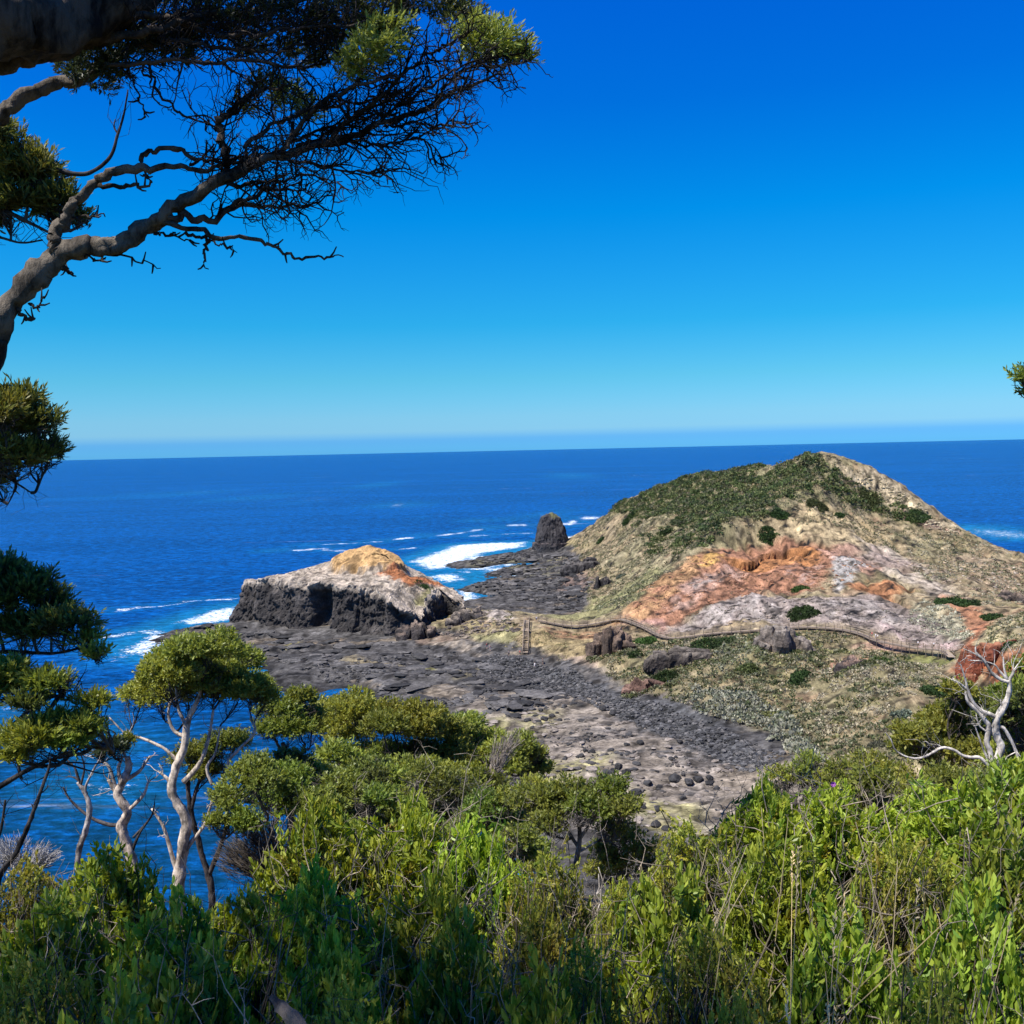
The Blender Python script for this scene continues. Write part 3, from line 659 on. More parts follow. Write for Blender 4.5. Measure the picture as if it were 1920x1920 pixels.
# ================================================================== cliffs: rocky promontory, sea stack, crags
def loft(outline, base, rim, spine, n=420, kc=26, kt=26, inset=3.0, top=None, disp=1.0, colsc=2.2, vert=.12, seed=100, power=.6, shade=None, recess=(), big=1.1):
    o = np.vstack([outline, outline[:1]]); o = spline(o, n + 1)[:-1]
    seg = np.linalg.norm(np.roll(o, -1, 0) - o, axis=1); s = np.concatenate([[0], np.cumsum(seg)[:-1]])
    t = unit(np.roll(o, -1, 0) - np.roll(o, 1, 0)); nrm = np.stack([t[:, 1], -t[:, 0]], 1)
    area = np.sum(o[:, 0] * np.roll(o[:, 1], -1) - np.roll(o[:, 0], -1) * o[:, 1])
    if area < 0: nrm = -nrm
    a, bb = np.asarray(spine[0], float), np.asarray(spine[1], float)
    q = np.clip(((o - a) @ (bb - a)) / max(((bb - a) @ (bb - a)), 1e-6), 0, 1); sp_ = a + q[:, None] * (bb - a)
    inset = inset(o) if callable(inset) else inset
    rimp = o + unit(sp_ - o) * np.minimum(inset, .8 * np.linalg.norm(sp_ - o, axis=1))[:, None]
    rz = top(rimp[:, 0], rimp[:, 1]) if top is not None else np.full(n, rim)
    V = []; 
    for k in range(kc):
        u = k / (kc - 1); pos = o + (rimp - o) * (u ** power if power else u)
        z = base + (rz - base) * u
        V.append(np.column_stack([pos, z]))
    for k in range(1, kt + 1):
        u = k / kt; pos = rimp + (sp_ - rimp) * u
        z = top(pos[:, 0], pos[:, 1]) if top is not None else rim + (rz * 0)
        V.append(np.column_stack([pos, z]))
    V = np.array(V); R = len(V)
    uu = np.concatenate([np.linspace(0, 1, kc), np.ones(kt)])[:, None]
    tt = np.concatenate([np.zeros(kc), np.linspace(0, 1, kt + 1)[1:]])[:, None]
    col = ridged(V[..., 0] / colsc, V[..., 1] / colsc, V[..., 2] * vert / colsc, o=3, seed=seed) * .6 + big * fbm(V[..., 0] / 8, V[..., 1] / 8, V[..., 2] / 8, o=5, seed=seed + 5) + .5 * big * np.abs(fbm(V[..., 0] / 3.2, V[..., 1] / 3.2, V[..., 2] / 6, o=3, seed=seed + 6)) + .35 * fbm(V[..., 0] / 1.2, V[..., 1] / 1.2, V[..., 2] / 1.2, o=2, seed=seed + 9)
    for (rx, ry, rw, dep) in recess:
        dd = np.hypot(o[:, 0] - rx, o[:, 1] - ry)[None]
        col = col - dep / disp * (1 - sst(rw * .55, rw, dd)) * sst(.0, .18, uu) * (1 - sst(.78, 1.0, uu))
    col = .45 * col + .55 * (np.floor(col * 3.2 + .25 * fbm(V[..., 0] / 2, V[..., 1] / 2, V[..., 2] / 1.3, o=2, seed=seed + 3)) + .5) / 3.2
    amt = disp * sst(0, .06, uu + .05) * (1 - .8 * sst(0, .25, tt))
    V[..., :2] += nrm[None] * (col * amt)[..., None]
    V[..., 2] += tt.clip(0, .3) * 3 * .45 * disp * fbm(V[..., 0] / 3, V[..., 1] / 3, o=4, seed=seed + 11)
    C = shade(V, uu, tt, o) if shade else np.tile(np.array(basalt), V.shape[:2] + (1,))
    i = np.arange(R - 1)[:, None] * n; j = np.arange(n)[None]; j2 = (j + 1) % n
    f = np.stack([i + j, i + j2, i + n + j2, i + n + j], -1).reshape(-1, 4)
    if area < 0: f = f[:, ::-1]
    mb = MB(); mb.add(V.reshape(-1, 3), f, C.reshape(-1, 3)); return mb
def mixv(C, m, c): m = np.clip(m, 0, 1)[..., None]; return C * (1 - m) + np.array(c) * m
# --- promontory
po = [atz(*q, 2.2)[:2] for q in [(428,1166),(480,1172),(560,1182),(640,1190),(700,1194),(742,1202),(775,1196),(800,1186),(845,1172)]]
po += [at(885,1160,330)[:2], (-14.5, 338), at(862,1128,342)[:2] + [1.5, 4], (-22, 362), (-34, 384), (-52, 394), (-72, 393), (-90, 384), (-99, 368)]
po = np.array(po)
tp = [(470,1090,354),(520,1081,347),(560,1082,343),(600,1086,337),(640,1090,332),(680,1096,327),(720,1106,323),(745,1122,319),(770,1150,318),(800,1172,320),(640,1036,361),(690,1025,359),(740,1041,353),(757,1058,349),(720,1075,339),(780,1078,345),(830,1102,341),(858,1122,336),(550,1073,358),(590,1059,365),(680,1060,348),(620,1062,356),(800,1120,330),(830,1140,326),(850,1160,322),(880,1150,326),(700,1040,352),(765,1067,349)]
tp = np.array([at(*q) for q in tp] + [(-98, 372, 15), (-88, 380, 14), (-70, 389, 15), (-52, 390, 15), (-34, 380, 13), (-22, 360, 10), (-60, 378, 20)])
ptop0 = rbf_fit(tp, c=2.0)
ptop = lambda x, y: ptop0(x, y) - 2.0 * sst(12, 1, -sdist(cap_px, x, y)) + 2.1 * sst(-.5, .5, sdist(cap_px, x + .8 * fbm(x / 2, y / 2, seed=153), y + .8 * fbm(x / 2, y / 2, seed=154))) + .8 * sst(-.4, .4, sdist(ora_px, x, y)) + .9 * ridged(x / 5, y / 3.2, o=3, seed=151) - .45 + .5 * fbm(x / 1.6, y / 1.4, o=3, seed=152)
cap_px = np.array([at(*q)[:2] for q in [(618,1042,361),(690,1024,363),(748,1040,356),(764,1062,350),(738,1070,344),(690,1062,345),(632,1054,353)]])
ora_px = np.array([at(*q)[:2] for q in [(705,1076,342),(745,1070,346),(785,1070,348),(835,1102,343),(800,1108,338),(765,1098,334)]])
grn_px = np.array([at(*q)[:2] for q in [(775,1122,327),(805,1104,336),(830,1108,337),(815,1130,329),(780,1136,324)]])
def pshade(V, uu, tt, o):
    x, y, z = V[..., 0], V[..., 1], V[..., 2]
    nn = fbm(x / 5, y / 5, z / 5, o=4, seed=120); n4 = fbm(x / 1.5, y / 1.5, z / 1.5, o=3, seed=121)
    C = np.tile(np.array([.058, .052, .048]), x.shape + (1,))
    C = mixv(C, sst(.0, .4, nn) * .6, (.14, .122, .108)); C = mixv(C, sst(.1, .4, n4) * .4, (.025, .024, .025))
    flat = sst(.82, 1.0, uu + .12 * nn) + tt * 5
    C = mixv(C, flat, (.52, .43, .33)); ln = ridged(x / 5, y / 2.2, z / 3, o=3, seed=122); C = mixv(C, np.clip(tt * 12, 0, 1) * sst(-.1, .35, n4) * .7, (.60, .50, .38)); C = mixv(C, np.clip(tt * 12, 0, 1) * sst(.2, .45, nn) * .6, (.11, .10, .09))
    qx, qy = x + 1.5 * nn, y + 1.5 * n4
    C = mixv(C, sst(-1, 1, sdist(cap_px, qx, qy)) * (tt > 0), (.60, .37, .16)); C = mixv(C, sst(-1, 1, sdist(ora_px, qx, qy)) * (tt > 0), (.50, .20, .085))
    C = mixv(C, sst(-1, 1, sdist(grn_px, qx, qy)) * (tt > 0) * .8, (.26, .24, .09))
    C = mixv(C, sst(-24, -14, x) * (tt > 0.02) * .6, (.30, .25, .2)); C = C * (1 - .6 * sst(.35, .75, ln) * (tt > 0.01))[..., None]
    C = mixv(C, sst(366, 376, y) * (x < -55) * (tt > .05) * .7, (.13, .14, .05))
    return C
r1 = atz(598, 1186, 2.2); r2 = atz(742, 1200, 2.2)
mbp = loft(po, -1.0, 12, [(-82, 366), (-32, 345)], n=900, kc=40, kt=40, inset=lambda q: 3.2 + 4.5 * sst(-84, -96, q[:, 0]) + 1.8 * fbm(q[:, 0] / 9, q[:, 1] / 9, seed=161), top=ptop, disp=1.9, colsc=4.2, vert=.22, seed=110, shade=pshade, big=1.9, recess=[(r1[0], r1[1], 5.0, 5.5), (r2[0] + 1, r2[1], 4.2, 4.5)])
prom = mbp.build('rocky_promontory', M['rock'], origin=(-60, 345, 2), smooth=False)
tag(prom, 'black basalt promontory with pale flat top and orange clay cap at left', 'promontory')
# --- sea stack with its ledge
stk_ = atz(1033, 1030, 2.0); sxx, syy = stk_[0], stk_[1] + 6
k = syy / 1920.
def ell(cx, cy, rx, ry, n=14, jit=.08, seed=0, rot=0):
    r = np.random.default_rng(seed); t = np.linspace(0, 2 * np.pi, n, endpoint=False)
    q = np.column_stack([rx * np.cos(t), ry * np.sin(t)]) * (1 + jit * r.standard_normal((n, 1)))
    c, s = math.cos(rot), math.sin(rot); return np.column_stack([cx + q[:, 0] * c - q[:, 1] * s, cy + q[:, 0] * s + q[:, 1] * c])
stack = empty('sea_stack', (sxx, syy, 1.5), 'dark columnar basalt pinnacle standing alone in the surf behind the rock shelf', 'sea stack')
def sshade(V, uu, tt, o):
    x, y, z = V[..., 0], V[..., 1], V[..., 2]; nn = fbm(x / 2, y / 2, z / 3, o=4, seed=131)
    C = np.tile(np.array([.072, .066, .066]), x.shape + (1,)); C = mixv(C, sst(0, .4, nn) * .6, (.12, .11, .105)); C = mixv(C, sst(0, .4, -nn) * .6, (.032, .03, .032))
    return mixv(C, np.clip(tt * 4, 0, 1) * sst(-.1, .4, nn), (.22, .21, .09))
def stop(x, y):
    d = np.hypot((x - sxx) / (8.6), (y - syy) / 8.5); return 1.5 + 21.3 * (1 - .42 * np.clip(d, 0, 1) ** 3) + 1.6 * fbm(x / 2.6, y / 2.6, o=3, seed=133)
loft(ell(sxx + .3, syy, 9.6, 8.5, seed=4, jit=.05), 3.0, 20, [(sxx - 3.0, syy), (sxx + 2.6, syy)], n=420, kc=30, kt=12, inset=3.6, top=stop, disp=1.25, colsc=1.7, vert=.05, seed=130, shade=sshade, power=2.0).build('rock_column', M['rock'], stack)
def lshade(V, uu, tt, o):
    nn = fbm(V[..., 0] / 2, V[..., 1] / 2, V[..., 2] / 2, o=4, seed=141); C = np.tile(np.array([.05, .047, .047]), V.shape[:2] + (1,))
    C = mixv(C, sst(.0, .3, nn) * .5, (.10, .09, .088)); return mixv(C, np.clip(tt * 8 + uu ** 8, 0, 1) * sst(-.2, .3, nn) * .8, (.22, .17, .15))
loft(ell(sxx + .8, syy - .8, 12.0, 10.5, seed=9, jit=.05), -.5, 6, [(sxx - 3, syy), (sxx + 3, syy)], n=300, kc=14, kt=8, inset=.8, top=lambda x, y: 5.6 + 0 * x + .5 * fbm(x / 3, y / 3, seed=3), disp=.9, colsc=2.4, vert=.3, seed=140, shade=lshade).build('rock_ledge', M['rock'], stack)
# --- crags that stand out of the slopes
import bmesh
def ico(sub):
    bm = bmesh.new(); bmesh.ops.create_icosphere(bm, subdivisions=sub, radius=1); v = np.array([x.co[:] for x in bm.verts]); f = np.array([[y.index for y in x.verts] for x in bm.faces]); bm.free(); return v, f
I1 = ico(1); I2 = ico(2); I3 = ico(3); I4 = ico(4)
def block(r, mesh=None, planes=14, noise_=.20):
    """an angular rock: a ball cut by random planes, then roughened"""
    v, f = mesh or I3
    n = unit(r.standard_normal((planes, 3))); n[:3] = unit(np.array([[0, 0, 1.0], [1, .2, .1], [-1, .1, .15]]) + .2 * r.standard_normal((3, 3))); h = .55 + .36 * r.random(planes)
    d = np.min(np.where(v @ n.T > .05, h[None] / np.maximum(v @ n.T, .05), 9), 1); d = np.minimum(d, 1.15)
    o = r.random(3) * 50
    return v * (d * (1 + noise_ * fbm(v[:, 0] * 3.5 + o[0], v[:, 1] * 3.5 + o[1], v[:, 2] * 2 + o[2], o=4, seed=3)))[:, None], f
CRAGS = []
def crag(name, px, py, Y, wpx, hpx, dpt, label, seed, colr=(.12, .10, .095), topc=(.33, .29, .25), lean=.75, colsc=1.1, rot=0., ins=.3, cat='crag'):
    r = np.random.default_rng(seed); c = at(px, py, Y); s = Y / 1920.; hgt = hpx * s * 1.06; rx = wpx * s / 2; z0 = terrain_z(c[0], c[1])
    mb = MB(); nb = int(np.clip(7 + rx * 1.6, 8, 22))
    for k in range(nb):
        u = r.uniform(-1, 1); w = r.uniform(-.3, 1); env = (1 - abs(u) ** 2.2 * .55)
        bx = c[0] + u * rx * .82; by = c[1] + .55 * dpt + w * dpt * .7
        sz = np.array([rx * r.uniform(.22, .42) + .3, dpt * r.uniform(.3, .55) + .3, hgt * env * r.uniform(.42, .66)])
        gz = float(terrain_z(bx, by)); v, f = block(r, I4 if k < 9 else I3)
        topz = max(min(z0 + hgt * env * r.uniform(.65, 1.0), gz + hgt) if k else z0 + hgt, gz + .4)
        gfr = min(gz, float(terrain_z(bx, by - sz[1]))); sz[2] = max(sz[2], (topz - gfr + .8) / 1.35)
        V = v * sz; a = r.normal(0, .35); ca, sa = math.cos(a), math.sin(a); V = np.column_stack([V[:, 0] * ca - V[:, 1] * sa, V[:, 0] * sa + V[:, 1] * ca, V[:, 2] + .18 * V[:, 0] * r.normal()]) + [bx, by, max(topz, gz + .4) - sz[2] * .8]
        col = .35 * (np.floor(3 * ridged(V[:, 0] / .9, V[:, 1] / .9, V[:, 2] / 4, o=2, seed=seed)) / 3)
        V[:, 1] -= col * .5; nn = fbm(V[:, 0] / 1.5, V[:, 1] / 1.5, V[:, 2] / 1.5, o=4, seed=seed); C = np.tile(np.array(colr) * r.uniform(.75, 1.25), (len(V), 1))
        C = mixv(C, sst(.0, .35, nn) * .6, tuple(np.array(colr) * 1.8)); C = mixv(C, sst(.1, .4, -nn) * .6, tuple(np.array(colr) * .4))
        C = mixv(C, sst(.72, .95, (V[:, 2] - V[:, 2].min()) / np.ptp(V[:, 2])) * .8 * sst(-.3, .2, nn), topc)
        mb.add(V, f, C)
    o = mb.build(name, M['rock'], origin=(c[0], c[1], z0)); tag(o, label, cat); CRAGS.append((c[0], c[1], rx, dpt))
crag('rock_crag', 1150, 1234, 261, 84, 50, 5.0, 'tall dark crag with shadowed hollow just below the left bend of the boardwalk', 301, (.11, .08, .06), (.26, .18, .13), .6)
crag('rock_crag', 1287, 1264, 240, 150, 27, 4.0, 'long low dark rock band above the scrubby cove slope', 302, (.07, .058, .05), (.23, .195, .155), .85)
crag('rock_crag', 1478, 1262, 236, 108, 48, 6.0, 'grey columnar rock mound with pale pointed top below the middle of the boardwalk', 303, (.19, .155, .125), (.33, .28, .23), .35, ins=.55)
crag('rock_crag', 1600, 1284, 216, 60, 16, 2.2, 'small dark rock ledge in rusty ground low on the slope', 304, (.08, .065, .06), (.34, .22, .16), .8)
crag('rock_crag', 1094, 1068, 448, 78, 22, 6.0, 'black rock block at the left foot of the big headland', 305, (.05, .046, .045), (.16, .14, .12), .85, 1.6)
crag('rock_crag', 1135, 1116, 385, 36, 16, 3.5, 'little black outcrop above the yellow green spur', 306, (.05, .046, .045), (.2, .16, .12), .8)
crag('rock_crag', 780, 1212, 306, 84, 30, 4.5, 'lumpy black rock mass at the near foot of the promontory', 307, (.065, .055, .05), (.30, .22, .16), .75, 1.6)
crag('rock_crag', 880, 1188, 318, 80, 22, 4.0, 'dark low rock wall under the pale saddle of the promontory', 308, (.06, .052, .048), (.36, .29, .22), .75, 1.6)
crag('rock_crag', 1215, 1312, 232, 90, 22, 2.5, 'reddish brown rock bank at the top of the boulder beach', 309, (.13, .075, .055), (.25, .16, .12), .8)
crag('earth_bank', 1872, 1243, 199, 150, 22, 3.5, 'deep red crumbling earth bank above the track at right', 311, (.24, .075, .04), (.42, .20, .11), .9, cat='earth bank')  # the face's dark red has the shade of the cut painted in
crag('rock_crag', 1905, 1125, 300, 60, 18, 4.0, 'dark rock knob on the far right flank of the headland', 310, (.06, .05, .045), (.3, .22, .16), .8)
# ================================================================== scrub, tussocks and single bushes on the headland
def normals_z(x, y, e=1.5):
    dx = (base_z(x + e, y) - base_z(x - e, y)) / (2 * e); dy = (base_z(x, y + e) - base_z(x, y - e)) / (2 * e)
    return unit(np.stack([-dx, -dy, np.ones_like(dx)], -1))
def scatter(poly, n, seed):
    r = np.random.default_rng(seed); w = poly; lo, hi = w.min(0), w.max(0)
    q = lo + r.random((n * 4, 2)) * (hi - lo); q = q[sdist(w, q[:, 0], q[:, 1]) > 0]
    return q[:n]
def dome_cards(mb, C, rad, hgt, per, card, cols, r, up=.5):
    """domes of leaf-clump cards: centres C, radius, height"""
    n = len(C); C = np.repeat(C, per, 0); R = np.repeat(rad, per); Hh = np.repeat(hgt, per); m = len(C)
    d = r.standard_normal((m, 3)); d[:, 2] = np.abs(d[:, 2]) * .9 + .05; d = unit(d)
    sh = (.55 + .5 * r.random(m) ** .6)[:, None]
    P = C + d * sh * np.stack([R, R, Hh], -1)
    ax = unit(d + r.standard_normal((m, 3)) * .8 + np.array([0, 0, up])); nr = unit(r.standard_normal((m, 3)) + d)
    L_ = card * (.6 + .8 * r.random(m)) * np.clip(R, .5, 1.6)
    c = np.repeat(cols, per, 0) * (.65 + .7 * r.random((m, 1)))
    leaves(mb, P - ax * L_[:, None] * .4, ax, nr, L_, L_ * (.4 + .4 * r.random(m)), c)
def pal(r, n, cols, w=None):
    cols = np.array(cols); return cols[r.choice(len(cols), n, p=w)] * (.8 + .4 * r.random((n, 1)))
DG = [(.075, .10, .03), (.105, .125, .04), (.05, .07, .028), (.14, .145, .055), (.12, .115, .065)]
GG = [(.22, .22, .13), (.31, .28, .17), (.14, .16, .08), (.42, .36, .22), (.09, .11, .045), (.26, .25, .10), (.07, .09, .035)]
def rocks(mb, P, size, r, cols, mesh=I1, flat=.65):
    v, f = mesh; n = len(P); m = len(v)
    J = 1 + .30 * (r.random((n, m, 1)) - .5)
    s = size[:, None, None] * np.stack([.8 + .5 * r.random(n), .8 + .5 * r.random(n), flat * (.7 + .5 * r.random(n))], -1)[:, None]
    a = r.random(n) * 6.28; ca, sa = np.cos(a)[:, None], np.sin(a)[:, None]
    X = v[None] * J * s; Y = np.stack([X[..., 0] * ca - X[..., 1] * sa, X[..., 0] * sa + X[..., 1] * ca, X[..., 2]], -1)
    V = Y + P[:, None]
    F = (f[None] + (np.arange(n) * m)[:, None, None]).reshape(-1, 3)
    mb.add(V.reshape(-1, 3), F, np.repeat(cols, m, 0))
r = np.random.default_rng(401)
SCR = SCR0 if True else [(1135,962),(1165,942),(1200,922),(1280,892),(1370,880),(1480,864),(1545,854),(1580,880),(1610,905),(1660,925),(1720,958),(1742,988),(1700,985),(1640,962),(1560,940),(1500,945),(1450,965),(1400,985),(1360,1012),(1320,1015),(1290,985),(1225,975)]
scr_w = px2w(SCR)
q = scatter(scr_w, 5200, 402)
sdv = sdist(scr_w, q[:, 0], q[:, 1]); nz = fbm(q[:, 0] / 13, q[:, 1] / 13, o=4, seed=403)
q = q[nz + np.clip(sdv / 16, 0, .6) > .13]
q2 = px2w([(1330,1010),(1365,985),(1300,960),(1240,975),(1200,1000),(1240,1040),(1290,1040)]); q2 = scatter(q2, 700, 404); q = np.vstack([q, q2[fbm(q2[:, 0] / 9, q2[:, 1] / 9, seed=405) > .05]])
z = terrain_z(q[:, 0], q[:, 1]); rad = .6 + 1.7 * r.random(len(q)) ** 2
mb = MB(); dome_cards(mb, np.column_stack([q, z - .1]), rad, rad * (.5 + .5 * r.random(len(q))), 44, .55, pal(r, len(q), DG), r)
tag(mb.build('headland_scrub', M['scrub']), kind='stuff')
# tussocks and salt-bush cover of the slopes
mb = MB()
def tussocks(poly_px, n, size, per, cols, seed, thr=-.1, sc=8, card=.7, flat=.7):
    r = np.random.default_rng(seed); q = scatter(px2w(poly_px), n, seed)
    q = q[fbm(q[:, 0] / sc, q[:, 1] / sc, o=4, seed=seed + 1) > thr]
    q = q[(ldist(pathw[:, :2], q[:, 0], q[:, 1]) > 1.6)]
    b = terrain_z(q[:, 0], q[:, 1]); q = q[b > 4.2]; b = b[b > 4.2]
    rad = size * (.5 + r.random(len(q)) ** 1.5)
    dome_cards(mb, np.column_stack([q, b - .05]), rad, rad * flat, per, card, pal(r, len(q), cols), r)
HILL = [(1075,1025),(1120,970),(1200,925),(1370,882),(1545,856),(1650,896),(1760,966),(1920,1037),(1925,1100),(1840,1080),(1700,1040),(1600,1000),(1500,985),(1420,1000),(1340,1020),(1250,1080),(1165,1145),(1100,1140),(1100,1075)]
tussocks(HILL, 15000, .62, 9, [(.34, .29, .18), (.25, .24, .13), (.40, .34, .21), (.11, .12, .055), (.17, .175, .09), (.085, .10, .045)], 410, -.2, 12)
tussocks([(1700,1000),(1800,1000),(1925,1040),(1925,1130),(1840,1160),(1760,1100),(1700,1060)], 1600, .6, 9, [(.42, .38, .26), (.30, .29, .18), (.2, .2, .1)], 412, -.05, 9)
tussocks([(1730,1120),(1800,1150),(1830,1190),(1780,1195),(1700,1160)], 500, .55, 12, [(.5, .48, .34), (.36, .36, .24)], 413, -.2, 6)
tussocks([(1850,1170),(1925,1140),(1925,1240),(1850,1222)], 700, .45, 12, GG + [(.45, .42, .3)], 414, -.4, 6)
COVE = [(1190,1190),(1260,1200),(1340,1192),(1460,1186),(1560,1186),(1640,1208),(1720,1224),(1780,1240),(1830,1275),(1925,1295),(1925,1440),(1600,1470),(1500,1425),(1400,1378),(1300,1336),(1180,1295),(1120,1268),(1150,1235)]
tussocks(COVE, 7500, .62, 16, GG, 420, -.12, 7)
tussocks([(1300,1290),(1400,1300),(1480,1340),(1560,1440),(1480,1415),(1400,1372),(1300,1332)], 1500, .75, 18, [(.28, .28, .20), (.36, .35, .25), (.2, .22, .14)], 421, -.35, 6)
tussocks([(1560,1250),(1680,1240),(1780,1240),(1700,1330),(1560,1380),(1480,1330)], 2200, .5, 14, [(.5, .44, .30), (.42, .37, .24), (.3, .28, .16)], 422, -.2, 5)
tussocks([(1440,1200),(1540,1195),(1560,1240),(1460,1250)], 300, .6, 16, GG, 423, -.3, 5)
tussocks([(1330,1200),(1430,1195),(1440,1280),(1340,1270)], 500, .75, 18, [(.14, .16, .07), (.2, .21, .11), (.28, .28, .18)], 424, -.3, 6)
tussocks([(1060,1150),(1110,1128),(1240,1062),(1255,1068),(1180,1125),(1140,1152)], 350, .6, 14, [(.2, .22, .1), (.28, .28, .17)], 425, .0, 8)
tussocks([(880,1190),(950,1182),(1000,1190),(1090,1185),(1130,1240),(1060,1240),(900,1220)], 450, .45, 10, [(.34, .31, .14), (.26, .25, .10), (.4, .33, .18)], 426, .05, 7)
tussocks([(840,1140),(900,1145),(990,1165),(960,1180),(860,1175)], 200, .5, 12, GG, 427, .1, 6)
tussocks([(1180,1150),(1290,1060),(1345,1045),(1400,1060),(1540,1045),(1640,1060),(1560,1100),(1390,1118),(1280,1160)], 900, .22, 8, [(.16, .10, .05), (.13, .12, .05), (.22, .13, .07), (.09, .09, .04)], 428, -.1, 6, .6)
tussocks([(1360,1130),(1560,1120),(1760,1165),(1800,1200),(1620,1178),(1400,1168),(1270,1186)], 600, .22, 8, [(.16, .13, .10), (.13, .13, .06), (.22, .2, .14)], 429, .05, 5, .6)
r = np.random.default_rng(431)
for (x, y, rx, dp) in CRAGS[:4] + CRAGS[8:9]:
    n = int(26 + rx * 7); u = r.uniform(-1.15, 1.15, n); q = np.column_stack([x + u * rx, y - dp * r.uniform(.15, .75, n)]); b_ = terrain_z(q[:, 0], q[:, 1]); rad = .35 + .6 * r.random(n)
    dome_cards(mb, np.column_stack([q, b_]), rad, rad * .9, 22, .6, pal(r, n, [(.08, .10, .03), (.12, .13, .05), (.2, .2, .11), (.3, .27, .17)]), r)
tag(mb.build('coastal_tussocks', M['scrub']), kind='stuff')
# clods and stones weathering out of the clay
mb = MB(); BLK = [block(np.random.default_rng(800 + k), I2, 10, .12) for k in range(6)]
def slabs(poly_px, n, lo, hi, flat, cols, seed, thr=-.2, sc=7, zmin=4.3, zmax=99):
    r = np.random.default_rng(seed); q = scatter(px2w(poly_px), n, seed); q = q[fbm(q[:, 0] / sc, q[:, 1] / (sc * .5), o=3, seed=seed) > thr]
    z = terrain_z(q[:, 0], q[:, 1]); k = (z > zmin) & (z < zmax) & (ldist(pathw[:, :2], q[:, 0], q[:, 1]) > 1.5); q, z = q[k], z[k]
    sz = lo + (hi - lo) * r.random(len(q)) ** 2.5; cc = pal(r, len(q), cols)
    for v_, (v, f) in enumerate(BLK):
        i = np.arange(len(q)) % 6 == v_; rocks(mb, np.column_stack([q, z + sz * flat * .15])[i], sz[i], r, cc[i], (v, f), flat)
slabs([(1180,1150),(1290,1060),(1345,1040),(1400,1060),(1540,1040),(1660,1060),(1560,1100),(1390,1118),(1280,1165)], 700, .15, .6, .6, [(.36, .18, .10), (.40, .22, .12), (.24, .11, .06)], 810)
slabs([(1360,1125),(1560,1120),(1760,1165),(1800,1205),(1620,1178),(1400,1170),(1270,1186)], 900, .15, .75, .5, [(.33, .27, .22), (.38, .32, .27), (.18, .15, .125)], 811)
slabs([(1580,880),(1660,900),(1740,955),(1800,1000),(1740,990),(1650,930)], 500, .2, .8, .6, [(.5, .42, .28), (.42, .34, .22)], 812)
slabs([(1660,1040),(1760,1030),(1920,1060),(1920,1120),(1800,1110)], 500, .2, .7, .6, [(.42, .32, .22), (.3, .22, .16), (.5, .42, .32)], 813)
tag(mb.build('clay_stones', M['rock']), kind='stuff')
# badland clods and gravel
r = np.random.default_rng(430)
# single bushes that can be told apart
bush_mesh = {}
def bush(px, py, wpx, hpx, label, cols, seed, dens=1.0, name='bush', group='separate bushes on the headland slopes', sink=.15, aspect=1.0, Y=None):
    c = raycast(px, py, zfun=terrain_z) if Y is None else at(px, py, Y)
    s = c[1] / 1920.; w = wpx * s / 2; h = hpx * s; r = np.random.default_rng(seed)
    gz = terrain_z(c[0], c[1]); mb = MB()
    n = int(np.clip(dens * (14 + w * w * 4), 12, 90))
    ang = r.random(n) * 2 * np.pi; rr = np.sqrt(r.random(n))
    lx = c[0] + np.cos(ang) * rr * w * .85; ly = c[1] + np.sin(ang) * rr * min(w, max(h * 1.6, w * .55)) * .85 * aspect + 0 * w
    lz = terrain_z(lx, ly); rad = np.clip((.35 + .5 * r.random(n)) * min(w, 2.2) * .75, .3, 1.6)
    hh = np.clip(h * .45, .35, 1.6) * (1.2 - .6 * rr)
    dome_cards(mb, np.column_stack([lx, ly, lz - sink]), rad, hh, 90, .42, pal(r, n, cols), r)
    o = mb.build(name, M['scrub'], origin=(c[0], c[1], gz)); tag(o, label, 'bush', group); return o
D1 = [(.035, .065, .018), (.05, .085, .022), (.03, .05, .018)]; D2 = [(.05, .10, .02), (.07, .12, .03)]; G1 = [(.15, .18, .13), (.22, .25, .18), (.11, .14, .09)]
